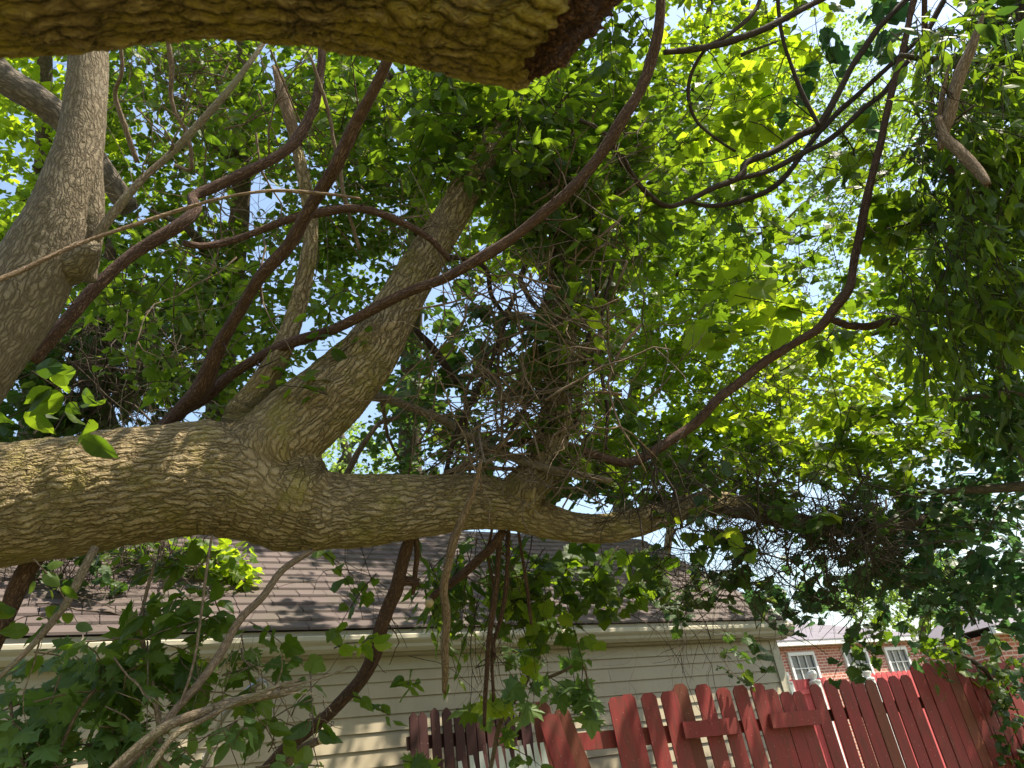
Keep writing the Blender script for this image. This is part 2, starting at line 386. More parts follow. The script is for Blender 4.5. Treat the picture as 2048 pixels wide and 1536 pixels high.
class Foliage:
    """leaves and their twigs for ONE plant; each (leaf kind, material) becomes one crown mesh"""
    def __init__(s): s.d = {}; s.tw = Tubes()
    def leaves(s, kind, m, pos, tip, up, size):
        s.d.setdefault((kind, m), []).append((pos, tip, up, size))
    def sprays(s, kind, m, org, dirs, L, n=9, size=None, droop=.35, twig=True, spread=.35, flat=.55, face=0.):
        S = len(org)
        if S == 0: return
        size = size or LSIZE[kind]
        dirs = norm(dirs)
        side = norm(np.cross(dirs, np.array([0, 0, 1.])) + 1e-4)
        u = (np.arange(n)+.6)/n
        u = np.clip(u[None] + rng.uniform(-.06, .06, (S, n)), .05, 1.02)
        Lc = L if np.ndim(L) else np.full(S, L)
        down = np.array([0, 0, -1.])
        pos = org[:, None] + dirs[:, None]*(u*Lc[:, None])[..., None] + down*(droop*(u**2)*Lc[:, None])[..., None]
        sg = np.where(np.arange(n) % 2 == 0, 1., -1.)[None, :, None]
        tip = sg*side[:, None]*.8 + dirs[:, None]*.55 + down*(.25+droop*.6) + rng.normal(0, spread, (S, n, 3))
        up = np.array([0, 0, 1.]) - face*np.array([0, .9, .25]) + rng.normal(0, flat, (S, n, 3))
        pos = pos + norm(tip)*size*.25 + rng.normal(0, size*.18, pos.shape)
        sz = size*rng.uniform(.5, 1.25, (S, n))*rng.uniform(.8, 1.15, (S, 1))
        s.leaves(kind, m, pos.reshape(-1, 3), tip.reshape(-1, 3), up.reshape(-1, 3), sz.ravel())
        if twig:
            uu = np.array([0, .35, .7, 1.])
            for i in range(S):
                c = org[i] + dirs[i]*(uu*Lc[i])[:, None] + down*(droop*uu**2*Lc[i])[:, None]
                s.tw.add(np.column_stack([c, np.array([.0032, .0026, .002, .0012])]), 4)
    def build(s, parent, twig_mat, name='crown'):
        for (kind, m), parts in s.d.items():
            pos = np.vstack([p[0] for p in parts]); tip = norm(np.vstack([p[1] for p in parts]))
            up = np.vstack([p[2] for p in parts]); sz = np.concatenate([p[3] for p in parts])
            x = norm(np.cross(tip, up)); z = np.cross(x, tip)
            R = np.stack([x, tip, z], -1) * sz[:, None, None]
            Vs, Fs, k = [], [], 0
            which = rng.integers(0, len(TEMPL[kind]), len(pos))
            for wi, (tv, tf) in enumerate(TEMPL[kind]):
                sel = which == wi
                if not sel.any(): continue
                Vv = np.einsum('mij,nj->mni', R[sel], tv) + pos[sel][:, None]
                nn = sel.sum()
                Vs.append(Vv.reshape(-1, 3)); Fs.append((tf[None] + (np.arange(nn)*len(tv))[:, None, None] + k).reshape(-1)); k += nn*len(tv)
            link(name, mesh_np(np.vstack(Vs), np.concatenate(Fs), 3), M[m], parent)
        if s.tw.V: tag(s.tw.build('twigs', twig_mat, parent), kind='stuff')
FOL = {}
def fol(key): return FOL.setdefault(key, Foliage())
def disc(n):
    a = rng.uniform(0, 2*np.pi, n); r = np.sqrt(rng.uniform(0, 1, n)); return r*np.cos(a), r*np.sin(a)
def blob(key, px, py, rx, ry, t, rt, lai, kind, m, size=None, L=.28, n=9, droop=.35, twig=None, flat=.55, spread=.35, hang=0.):
    """a mass of leaf sprays: an ellipsoid round the point seen at (px,py), t metres out, rt metres deep"""
    sz = size or LSIZE[kind]
    per = n*LAREA[kind]*sz*sz*.6*(FPX/t)**2
    lai *= {'shade': 1.7, 'sp4': 1.5, 'sp1': 1.3, 'maple': 1.0, 'bg5': 1.1}.get(key, 1.3)
    S = max(1, int(lai*math.pi*rx*ry/per))
    dx, dy = disc(S); dt = rng.uniform(-1, 1, S)
    tt = np.maximum(.7, t + rt*dt*np.sqrt(np.maximum(0, 1-.6*(dx*dx+dy*dy))))
    org = CAM + tt[:, None]*(((px+rx*dx)-1024)[:, None]/FPX*RV - ((py+ry*dy)-768)[:, None]/FPX*UV + F)
    dirs = rng.normal(0, 1, (S, 3)); dirs[:, 2] *= .45
    if hang: dirs[:, 2] -= hang*1.5
    Ls = L*rng.uniform(.6, 1.3, S)
    fol(key).sprays(kind, m, org - norm(dirs)*Ls[:, None]*.5, dirs, Ls, n, size, droop, (t < 7.5) if twig is None else twig, spread, flat, {'sp1': 1.1, 'sp2': 1.2, 'sp4': 1.1, 'maple': 1.2, 'vine_i': .9, 'vine_h': .9, 'fencec': .9, 'roofc': .7}.get(key, .2))
def wblob(key, c, r, S, kind, m, size=None, L=.4, n=10, droop=.3):
    d = norm(rng.normal(0, 1, (S, 3))) * (rng.uniform(0, 1, S)**.4)[:, None]
    org = np.array(c) + d*np.array(r)
    dirs = rng.normal(0, 1, (S, 3)); dirs[:, 2] *= .45
    fol(key).sprays(kind, m, org, dirs, L*rng.uniform(.6, 1.3, S), n, size, droop, False)
def tangle(tb, px, py, rx, ry, t, rt, n, L=.5, r=.0025, hang=0., sides=4, wander=.24):
    """loose twigs"""
    for _ in range(max(1, int(n*.62))):
        dx, dy = disc(1); o = P(px+rx*dx[0], py+ry*dy[0], t+rng.uniform(-rt, rt))
        d = rng.normal(0, 1, 3); d[2] -= hang*2.2; d = d/np.linalg.norm(d)
        k = 7; l = L*rng.uniform(.5, 1.4)/k
        pts = [o - d*l*k*.5]
        for i in range(k):
            d = d + rng.normal(0, wander, 3); d[2] -= hang*.15; d = d/np.linalg.norm(d); pts.append(pts[-1]+d*l)
        rr = r*min(1.9, math.exp(rng.normal(0, .45)))
        pts = np.array(pts); tb.add(np.column_stack([pts, np.linspace(rr, rr*.4, k+1)]), sides)
        for _b in range(int(rng.integers(0, 4))):
            i = int(rng.integers(1, k)); e = norm(pts[i+1]-pts[i] + rng.normal(0, .5, 3)*l); q = [pts[i]]
            for _k in range(4): e = norm(e + rng.normal(0, wander, 3)); q.append(q[-1]+e*l*rng.uniform(.4, .9))
            tb.add(np.column_stack([np.array(q), np.linspace(rr*.55, rr*.25, 5)]), sides)

# ------------------------------------------------------------------ the setting: lawn
g = MB(); n = 40
xs = np.linspace(-1, 1, n); xs = np.sign(xs)*np.abs(xs)**2.2*400
gv = [(x, y, .03*math.sin(x*.9)*math.cos(y*.7)) for y in xs for x in xs]
g.add(gv, [(j*n+i, j*n+i+1, (j+1)*n+i+1, (j+1)*n+i) for j in range(n-1) for i in range(n-1)])
tag(g.build('lawn', M['grass']), kind='structure')

# ------------------------------------------------------------------ garage
WANG = math.atan2(.558, .830)
G0 = P(800, 1300, 5.78); GZ = G0[2]
gar = tag(empty('garage', (G0[0], G0[1], 0), WANG), 'low garage with beige lap siding, brown shingle roof and pale gutter', 'garage')
X0, X1, YW = -8., 4.36, .20
RP = RAD(38); SL = math.tan(RP); EXP = .152; RUN = 2.06
s_ = MB(); z = -.1; ex = .117
while z < GZ - .06:                                                # lap siding: each course tilts out at its foot
    z2 = min(z+ex, GZ-.02)
    cuts = [X0] + sorted(rng.uniform(X0+.4, X1-.4, 3)) + [X1-.06]
    for a, b in zip(cuts[:-1], cuts[1:]):
        s_.prism([(YW-.016, z), (YW-.003, z2), (YW+.03, z2), (YW+.03, z)], a, b-.004)
    z = z2
s_.box((X0, YW+.035, -.1), (X1-.02, YW+.1, GZ)); s_.box((X0, YW+.1, -.1), (X0+.1, 2*RUN-.2, GZ))
s_.box((X1-.12, YW+.1, -.1), (X1-.02, 2*RUN-.2, GZ))
s_.add([(X1-.03, YW+.05, GZ), (X1-.03, 2*RUN-.2, GZ), (X1-.03, RUN, GZ+.1+RUN*SL-.1)], [(0, 1, 2)])
s_.build('wall', M['siding'], gar)
k_ = MB(); k_.box((X1-.09, YW-.03, -.1), (X1+.02, YW+.06, GZ-.01)); k_.box((X1-.02, YW+.062, -.1), (X1+.015, YW+.14, GZ-.01)); k_.build('corner_board', M['trim'], gar)
k_ = MB(); k_.box((X0, .10, GZ-.012), (X1+.12, YW-.005, GZ+.004)); k_.box((X0, .085, GZ+.005), (X1+.14, .10, GZ+.15)); k_.box((X0, YW-.022, GZ-.11), (X1-.095, YW-.017, GZ-.014)); k_.build('soffit', M['trim'], gar)
k_ = MB()                                                          # ogee gutter with rolled lip
prof = [(.083, GZ+.005), (.04, GZ+.0), (.012, GZ+.028), (.006, GZ+.05), (-.015, GZ+.072), (-.022, GZ+.085), (-.022, GZ+.112), (-.008, GZ+.122), (.0, GZ+.112), (-.012, GZ+.106), (-.012, GZ+.09), (.016, GZ+.055), (.024, GZ+.032), (.045, GZ+.008), (.083, GZ+.012)]
for a, b in ((X0, -3.9), (-3.895, .6), (.605, X1+.14)): k_.prism(prof, a, b)
k_.prism([(.083, GZ+.002), (.03, GZ+.002), (-.02, GZ+.08), (-.02, GZ+.115), (.083, GZ+.115)], X1+.141, X1+.147)
k_.build('gutter', M['trim'], gar)
k_ = MB(); k_.prism([(.05, GZ+.128), (.05, GZ+.168), (.09, GZ+.172), (.09, GZ+.128)], X0, X1+.15); k_.build('drip_edge', M['trim'], gar)
V, Fq = [], []
for c in range(19):
    x = X0 - rng.uniform(0, .3); sag = 0
    while x < X1+.16:
        wd = rng.uniform(.15, .33); x1 = min(x+wd-.006, X1+.17)
        y0 = .02 + c*EXP*math.cos(RP) + rng.uniform(-.003, .003); y1 = y0 + EXP*1.2*math.cos(RP)
        if x1 - x > .02 and y0 < RUN-.05:
            z0, z1 = GZ+.178 + (y0-.02)*SL, GZ+.178 + (y1-.02)*SL - .012
            th = rng.uniform(.012, .017); dz = rng.uniform(-.001, .002)
            k = len(V)
            V += [(x, y0, z0-.004+dz), (x1, y0, z0-.004+dz), (x1, y0, z0+th+dz), (x, y0, z0+th+dz), (x1, y1, z1+.002), (x, y1, z1+.002)]
            Fq += [(k, k+1, k+2, k+3), (k+3, k+2, k+4, k+5)]
        x += wd
me = bpy.data.meshes.new('roof'); me.from_pydata(V, [], Fq); me.update()
rf = link('roof', me, M['shingle'], gar, False)
k_ = MB(); ym = RUN+.03; zm = GZ+.165+(ym-.02)*SL
k_.prism([(.06, GZ+.158), (ym, zm), (2*ym, GZ+.158), (2*ym, GZ+.10), (ym, zm-.06), (.092, GZ+.1)], X0, X1+.15); k_.build('roof_deck', M['shingle'], gar)

# ------------------------------------------------------------------ fences
def picket(mb, wd, h, kind='dog'):
    a = wd/2
    if kind == 'dog': o = [(-a, 0), (a, 0), (a, h-.035), (a-.03, h), (-a+.03, h), (-a, h-.035)]
    elif kind == 'point': o = [(-a, 0), (a, 0), (a, h-.20), (.012, h), (-.012, h), (-a, h-.20)]
    else: o = [(-a, 0), (a, 0), (a, h-.05), (a*.6, h-.012), (0, h), (-a*.6, h-.012), (-a, h-.05)]
    mb.outline(o, -.009, .009)
def hit(p0, ang, px, py):
    """photo pixel on the upright plane through p0 with heading ang -> (distance along it, height)"""
    d = ray(px, py); nn = np.array([-math.sin(ang), math.cos(ang), 0])
    t = ((p0 - CAM) @ nn)/(d @ nn); q = CAM + t*d
    return (q - p0) @ np.array([math.cos(ang), math.sin(ang), 0]), q[2], t
F0 = np.array([.41, 6.45, 0.]); F1 = np.array([4.1, 7.55, 0.]); FANG = math.atan2(F1[1]-F0[1], F1[0]-F0[0])
red = tag(empty('board_fence', tuple(F0), FANG), 'weathered red board fence with gaps and uneven dog-eared tops beside the garage', 'fence')
def board(par, p0, ang, px, py, wpx, lean=0., dy=0., m='red', kind='dog', label=None, wmul=1., zb=-.05):
    s, z, t = hit(p0, ang, px, py)
    wd = wpx/FPX*t*wmul
    b = MB(); picket(b, wd, z-zb, kind)
    o = b.build('picket', M[m], par)
    piv = z-zb
    o.rotation_euler = (0, lean, 0)
    o.location = (s - math.sin(lean)*piv, dy, zb + piv*(1-math.cos(lean)))
    if label: o['label'] = label
    return o
k6 = lambda x, y: (1180+x/4.452, 1300+y/4.453)
k3 = lambda x, y: (1348+x/2.926, 1011+y/2.926)
for (x, y, wd, ln, dy, m) in [(330,392,130,-.03,.012,'red'),(222,420,150,-.03,-.012,'red'),(510,383,138,-.03,0,'red'),(690,368,150,-.03,-.0,'red'),(800,298,130,-.03,.025,'redbrown'),
        (990,306,140,-.02,.0,'red'),(1172,338,130,-.02,0,'red'),(1322,316,132,-.02,.0,'red'),(1476,298,135,-.02,-.0,'red'),(1610,345,118,-.03,.022,'red'),(1745,370,120,-.02,.024,'red'),(1850,365,108,-.02,.022,'red'),(1990,306,105,-.01,0,'red')]:
    board(red, F0, FANG, *k6(x, y), wd/4.452, ln, dy, m, wmul=1.04)
for i, (x, y, wd) in enumerate([(902,1022,78),(985,1018,78),(1062,1015,78),(1138,1022,70),(1205,1008,68),(1275,998,70),(1345,992,70),(1402,928,72),(1470,924,70),(1532,922,68),(1594,922,66),(1656,920,64),(1720,918,64),(1782,912,62),(1842,908,62),(1904,902,62),(1965,898,60),(2024,892,60),(2084,888,60),(2142,884,60)]):
    board(red, F0, FANG, *k3(x, y), wd/2.926, rng.uniform(-.007, .007), rng.uniform(-.003, .003), 'red' if i % 7 != 3 else 'redbrown', wmul=1.0)
def rail(par, p0, ang, a, b, hgt, dy, m):
    s0, z0, _ = hit(p0, ang, *a); s1, z1, _ = hit(p0, ang, *b)
    r = MB(); l = math.hypot(s1-s0, z1-z0); r.box((0, -.019, -hgt/2), (l, .019, hgt/2))
    o = r.build('rail', M[m], par); o.location = (s0, dy, z0); o.rotation_euler = (0, -math.atan2(z1-z0, s1-s0), 0)
rail(red, F0, FANG, k6(-160, 820), k6(780, 740), .125, .045, 'red')
rail(red, F0, FANG, k6(815, 722), k6(1300, 676), .12, -.032, 'red')
rail(red, F0, FANG, k6(1120, 700), k6(1600, 655), .09, .045, 'red')
rail(red, F0, FANG, k6(1590, 640), k6(2030, 600), .11, -.032, 'red')
rail(red, F0, FANG, k6(1990, 600), (2080, 1372), .09, .045, 'shadered')
rail(red, F0, FANG, k6(1990, 1500), (2080, 1560), .09, .045, 'shadered')
# fallen boards leaning on the fence end
k5 = lambda x, y: (800+x/5.12, 1330+y/5.12)
for (x, y, wd, ln, off, m, lab) in [(1432,372,190,-.02,-.06,'redbrown','tall rust brown board with a rounded top leaning at the end of the red fence'),
        (1508,505,215,-.20,-.16,'red','bright red board leaning askew behind the white pickets'),
        (1630,440,170,-.24,-.10,'redbrown','rust worn red board leaning behind the bright red board')]:
    q0 = F0 + np.array([math.sin(FANG), -math.cos(FANG), 0])*(-off)*1.0
    rt = tag(empty('loose_board', tuple(q0), FANG), lab, 'board', 'boards leaning at the fence end')
    b = MB(); s, zt, t = hit(q0, FANG, *k5(x, y)); picket(b, wd/5.12/FPX*t, zt+.05, 'round')
    o = b.build('board', M[m], rt); pv = zt+.05
    o.rotation_euler = (0, ln, 0); o.location = (s-math.sin(ln)*pv, 0, -.05+pv*(1-math.cos(ln)))
# dark fence section close to the siding
D0 = np.array([G0[0], G0[1], 0]) + np.array([.558, -.830, 0])*.12
drk = tag(empty('shaded_fence', tuple(D0), WANG), 'picket fence section against the beige siding, its shade painted in as dark maroon', 'fence')
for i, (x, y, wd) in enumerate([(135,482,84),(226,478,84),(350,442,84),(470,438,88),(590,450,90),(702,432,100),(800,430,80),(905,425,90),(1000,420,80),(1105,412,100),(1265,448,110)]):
    board(drk, D0, WANG, *k5(x, y), wd/5.12, .02, rng.uniform(-.004, .004), 'shadered', wmul=1.12)
rail(drk, D0, WANG, k5(95, 800), k5(1330, 690), .09, .035, 'shadered'); rail(drk, D0, WANG, k5(95, 1500), k5(1330, 1400), .09, .035, 'shadered')
# white picket panel
W0 = P(1000, 1520, 5.0); W0[2] = 0; WA = RAD(4)
wht = tag(empty('white_fence', tuple(W0), WA), 'low white picket fence panel with sharp pointed tops in front of the boards', 'fence')
for x, y in [(-30,1040),(612,985),(728,925),(826,885),(928,848),(1018,832),(1095,850),(1185,835),(1240,825),(1312,812),(1380,795),(1450,795)][1:]:
    board(wht, W0, WA, *k5(x, y), 15.5, -.05, rng.uniform(-.004, .004), 'white', 'point')
rail(wht, W0, WA, k5(560, 1280), k5(1500, 1160), .07, .03, 'white')
# sunlit fence in the yard beyond
R0 = P(1552, 1362, 10.5); R0[2] = 0
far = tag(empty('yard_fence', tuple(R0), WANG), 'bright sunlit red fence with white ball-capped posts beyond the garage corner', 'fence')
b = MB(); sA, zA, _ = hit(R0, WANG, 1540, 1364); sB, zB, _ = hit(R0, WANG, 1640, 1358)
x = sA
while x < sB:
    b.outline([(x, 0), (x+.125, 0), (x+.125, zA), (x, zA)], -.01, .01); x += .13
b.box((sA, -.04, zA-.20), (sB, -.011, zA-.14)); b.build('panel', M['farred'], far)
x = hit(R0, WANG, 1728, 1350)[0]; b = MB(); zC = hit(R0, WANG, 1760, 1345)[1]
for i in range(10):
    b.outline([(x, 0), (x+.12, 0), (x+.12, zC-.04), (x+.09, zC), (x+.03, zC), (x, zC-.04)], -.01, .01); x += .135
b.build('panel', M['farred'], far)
def turned(mb, x, y, prof, sides=12):
    k = len(mb.v)
    mb.v += [(x+r*math.cos(i/sides*6.2832), y+r*math.sin(i/sides*6.2832), z) for r, z in prof for i in range(sides)]
    mb.f += [(k+j*sides+i, k+j*sides+(i+1) % sides, k+(j+1)*sides+(i+1) % sides, k+(j+1)*sides+i) for j in range(len(prof)-1) for i in range(sides)]
for px, py in ((1559, 1345), (1614, 1342), (1722, 1338)):
    s, zt, _ = hit(R0, WANG, px, py); b = MB(); b.box((s-.06, -.13, 0), (s+.06, -.012, zt-.17))
    turned(b, s, -.07, [(.085, zt-.17), (.085, zt-.15), (.04, zt-.135), (.06, zt-.10), (.07, zt-.06), (.055, zt-.02), (.01, zt)])
    b.build('post', M['whitetrim'], far)
# blue bin seen through the gaps
Q = P(1655, 1440, 8.6)
bn = tag(empty('plastic_bin', (Q[0], Q[1], 0), .4), 'blue plastic bin in the sunny yard, seen through the gap in the red fence', 'bin')
b = MB(); turned(b, 0, 0, [(.001, .0), (.24, .0), (.30, .95), (.32, .95), (.32, .98), (.29, .98)], 16); b.build('bin_body', M['blue'], bn)
b = MB(); turned(b, 0, 0, [(.34, .985), (.34, 1.02), (.2, 1.07), (.001, 1.08)], 16); b.build('lid', M['blue'], bn)

# ------------------------------------------------------------------ brick houses beyond
def brick_house(px, py, t, x0, x1, depth, rise, wins, label):
    q = P(px, py, t); H = q[2]
    h = tag(empty('brick_house', (q[0], q[1], 0), WANG), label, 'house', 'brick houses beyond the fence')
    b = MB(); b.box((x0, .3, -.1), (x1, depth, H)); b.build('wall', M['brick'], h)
    b = MB(); o = .12; d2 = (depth+.3)/2
    b.add([(x0-o, -.02, H+.12), (x1+o, -.02, H+.12), (x1+o, depth+o, H+.12), (x0-o, depth+o, H+.12), (x0+d2, d2, H+rise), (x1-d2, d2, H+rise)],
          [(0, 1, 5, 4), (1, 2, 5), (2, 3, 4, 5), (3, 0, 4), (3, 2, 1, 0)]); b.build('roof', M['farshingle'], h)
    b = MB(); b.box((x0-o, 0, H-.03), (x1+o, .10, H+.115)); b.box((x0-o, .101, H-.01), (x1+o, .299, H+.03)); b.build('gutter', M['whitetrim'], h)
    for wx in wins:
        z1 = H-.28; z0 = z1-1.5; ww = .5
        f = MB()
        for a, c in (((wx-ww-.09, .22, z0-.1), (wx-ww, .299, z1+.1)), ((wx+ww, .22, z0-.1), (wx+ww+.09, .299, z1+.1)), ((wx-ww, .221, z1), (wx+ww, .299, z1+.1)), ((wx-ww, .221, z0-.1), (wx+ww, .299, z0)), ((wx-ww, .235, (z0+z1)/2-.03), (wx+ww, .29, (z0+z1)/2+.03))): f.box(a, c)
        for k in (-1, 1): f.box((wx+k*ww/3-.012, .25, z0), (wx+k*ww/3+.012, .285, z1))
        for zz in (z0+.37, z1-.37): f.box((wx-ww, .252, zz-.012), (wx+ww, .284, zz+.012))
        fo = f.build('window', M['whitetrim'], h)
        p = MB(); p.box((wx-ww, .288, z0), (wx+ww, .2995, z1)); p.build('pane', M['glass'], fo)
    return h
brick_house(1547, 1291, 22, -6, 7.4, 8, 1.9, (1.35, 3.9, 6.0), 'two storey red brick house with pale grey hip roof and white gutter')
brick_house(2015, 1262, 15, -.3, 6, 1.8, .8, (1.5, 4.0), 'second brick house mostly hidden by leaves, with a pale roof and white eave')

# ------------------------------------------------------------------ the big leaning tree
tree = tag(empty('leaning_tree', tuple(P(-420, 1010, 2.5)*np.array([1, 1, 0]))), 'huge leaning tree with furrowed bark, its thick trunk running level and forking', 'tree')
BR = [
 [(-620,1030,150,2.42),(-300,1010,136,2.55),(0,1008,125,2.7),(150,990,121,2.78),(300,966,113,2.85),(420,955,114,2.92),(500,975,108,2.97),(580,1012,88,3.02),(660,1022,75,3.07),(760,1018,71,3.12),(850,1011,62,3.18),(950,1003,55,3.25),(1020,1015,46,3.3),(1090,1040,36,3.36),(1160,1056,30,3.42),(1240,1053,29,3.5),(1330,1027,26,3.6),(1430,1003,22,3.72),(1530,1030,17,3.9),(1650,1058,13,4.05),(1740,1068,8,4.2)],
 [(400,965,85,2.93),(470,940,92,2.97),(545,890,84,3.0),(615,830,76,3.05),(680,772,68,3.1),(740,705,58,3.17),(785,630,48,3.25),(822,565,42,3.33),(862,498,38,3.4),(905,428,34,3.5),(945,358,31,3.6),(985,285,28,3.7),(1020,180,24,3.85),(1045,60,20,4.0),(1060,-120,16,4.2)],
 [(500,880,55,2.98),(482,835,36,3.0),(505,795,27,3.03),(545,735,24,3.06),(580,660,20,3.12),(608,560,17,3.2),(622,460,15,3.26),(610,370,14,3.3),(592,290,11,3.35)],
 [(1010,1010,40,3.3),(1070,955,42,3.33),(1098,900,36,3.38),(1110,830,32,3.45),(1118,740,29,3.55),(1126,640,26,3.65),(1134,530,23,3.75),(1138,420,20,3.85),(1135,300,17,4.0),(1128,150,14,4.15),(1120,-60,10,4.4)],
]
SK, off = [], 0.
for pts in BR: SK.append(skel(pts, .02))
tb = Tubes()
for s in SK: tb.add(s, 28, rough=.035)
# bulges and collars
for (px, py, t, r) in ((590, 985, 3.0, 92), (1050, 985, 3.3, 50), (560, 1040, 2.98, 62), (640, 1030, 3.02, 70)):
    q = P(px, py, t); tb.add(np.column_stack([q + np.linspace(-.6, .6, 9)[:, None]*r/FPX*t*np.array([1, .3, -.2]), np.sqrt(1-np.linspace(-.85, .85, 9)**2)*r/FPX*t]), 20)
raw = tb.build('raw', None)
md = raw.modifiers.new('r', 'REMESH'); md.mode = 'VOXEL'; md.voxel_size = .0075
sm = raw.modifiers.new('s', 'SMOOTH'); sm.iterations = 14; sm.factor = .5
dg = bpy.context.evaluated_depsgraph_get(); dg.update()
tm = bpy.data.meshes.new_from_object(raw.evaluated_get(dg)); bpy.data.objects.remove(raw)
nv = len(tm.vertices); Vt = np.empty(nv*3, np.float32); tm.vertices.foreach_get('co', Vt); Vt = Vt.reshape(-1, 3)
best = np.full(nv, 1e9); Aw = np.zeros((nv, 3)); Wt = np.zeros(nv)
for bi, s in enumerate(SK):
    c, r = s[::2, :3].astype(np.float32), s[::2, 3]
    T, N, B = frames(c)
    if bi: # line the roll of the frame up with the trunk's
        pass
    L = np.concatenate([[0], np.cumsum(np.linalg.norm(np.diff(c, axis=0), axis=1))])
    if bi:
        j = np.argmin(np.linalg.norm(SK[0][:, :3]-c[0], axis=1)); L = L + j*.02
    for a in range(0, nv, 20000):
        v = Vt[a:a+20000]
        d2 = ((v[:, None]-c[None])**2).sum(-1); k = d2.argmin(1)
        rel = v-c[k]; rr = np.sqrt(d2[np.arange(len(v)), k])/r[k]
        th = np.arctan2((rel*B[k]).sum(1), (rel*N[k]).sum(1))
        Lk = L[k] + (rel*T[k]).sum(1)
        A = np.stack([np.cos(th)*r[k], np.sin(th)*r[k], Lk], -1)
        wgt = np.exp(-(np.maximum(rr, .3)-.3)*9.0)
        Aw[a:a+20000] += A*wgt[:, None]; Wt[a:a+20000] += wgt
Aw /= Wt[:, None]
at = tm.attributes.get('bark') or tm.attributes.new('bark', 'FLOAT_VECTOR', 'POINT')
at.data.foreach_set('vector', Aw.astype(np.float32).ravel())
tm.polygons.foreach_set('use_smooth', np.ones(len(tm.polygons), bool)); tm.materials.clear()
link('main_trunk', tm, M['bark'], tree)
lb = Tubes()
lb.add(skel([(-190,900,100,1.98),(-120,800,94,2.05),(-35,690,84,2.1),(40,590,75,2.15),(100,480,66,2.2),(138,370,52,2.25),(163,270,42,2.3),(174,170,37,2.35),(178,80,35,2.4),(183,-40,34,2.45),(190,-250,32,2.6)], .012), 48, rough=.03)
lb.add(skel([(85,560,30,2.2),(150,525,38,2.19),(178,500,24,2.17),(188,490,13,2.16)], .012), 28, rough=.04)
lb.add(skel([(160,560,30,2.24),(180,440,26,2.25),(188,330,16,2.28),(196,260,7,2.3)], .015), 20, rough=.05)
lb.build('limb', M['bark_limb'], tree)
lb = Tubes(); lb.add(skel([(1400,1010,19,3.68),(1480,1018,19,3.8),(1560,1036,19,3.95),(1660,1056,17,4.1),(1760,1056,14,4.25),(1860,1035,10,4.4)], .03), 16, rough=.05); lb.build('limb', M['twig_dark'], tree)  # limb end in darker bark, its silhouette shade put into the colour
lb = Tubes(); lb.add(skel([(595,292,11,3.35),(580,240,12,3.36),(565,190,11,3.38),(552,140,7,3.4)], .02), 12, rough=.05, jag=.02); lb.build('dead_top', M['deadwood'], tree)
lb = Tubes(); lb.add(skel([(-80,60,34,3.6),(0,150,30,3.6),(60,190,28,3.6),(110,225,26,3.62),(170,290,24,3.65),(260,420,20,3.7)], .03), 16, rough=.04); lb.build('limb', M['bark_tree'], tree)

# ------------------------------------------------------------------ the broken mossy limb overhead
ov = tag(empty('mossy_limb', tuple(P(300, -60, 1.0))), 'thick mossy broken limb crossing overhead, its splintered dark end hanging free', 'broken limb')
lb = Tubes()
sk = skel([(-700,-20,150,.95),(-350,-45,146,.95),(0,-48,146,.95),(200,-62,142,.95),(350,-82,146,.95),(500,-76,146,.96),(620,-68,150,.97),(800,-38,150,.98),(900,-14,150,.99),(1000,14,146,1.0),(1090,34,140,1.01),(1178,44,132,1.015)], .006)
lb.add(sk, 120, rough=.012, jag=.0)
ob = lb.build('bark_shell', M['bark_moss'], ov)
# ragged oblique end: push the last rings in and out round the girth
me = ob.data; nvv = len(me.vertices); V = np.empty(nvv*3, np.float32); me.vertices.foreach_get('co', V); V = V.reshape(-1, 3)
T, N, B = frames(sk[:, :3]); K = len(sk)
for i in range(K-48, K):
    f = ((i-(K-48))/47)**1.3
    for j in range(120):
        th = j/120*2*np.pi; v = V[i*120+j]; rel = v-sk[i, :3]
        dn = rel @ UV/sk[i, 3]; 
        push = (.085*(dn-.12) - .020*max(0, .35-abs(dn+.25)) + .006*math.sin(th*5+1)+.005*math.sin(th*13+2)*math.sin(th*3)+.004*math.sin(th*29))*f + .02*f*max(0, -dn-.6)
        V[i*120+j] = v + T[i]*push
V[-1] = sk[-1, :3] - T[-1]*.05
me.vertices.foreach_set('co', V.ravel()); me.update()
lb = Tubes()
e = sk[-1, :3]; Tn = T[-1]; rr = sk[-1, 3]
core = [e - Tn*.16, e - Tn*.06, e - Tn*.03, e - Tn*.012, e - Tn*.004]
core = np.column_stack([np.array(core) + np.outer([0, 0, .0, .004, .008], RV*.9-UV*.4), np.array([.93, .92, .88, .80, .70])*rr])
lb.add(catmull(core, .004), 90, rough=.03, ridges=.05, jag=.014)
ob = lb.build('broken_wood', M['brokenwood'], ov)
V = np.empty(len(ob.data.vertices)*3, np.float32); ob.data.vertices.foreach_get('co', V); V = V.reshape(-1, 3)
rel = V-e; V += Tn * (np.clip((rel @ Tn)/.10+1, 0, 1) * (.062*(rel @ UV)/rr))[:, None]
ob.data.vertices.foreach_set('co', V.ravel()); ob.data.update()

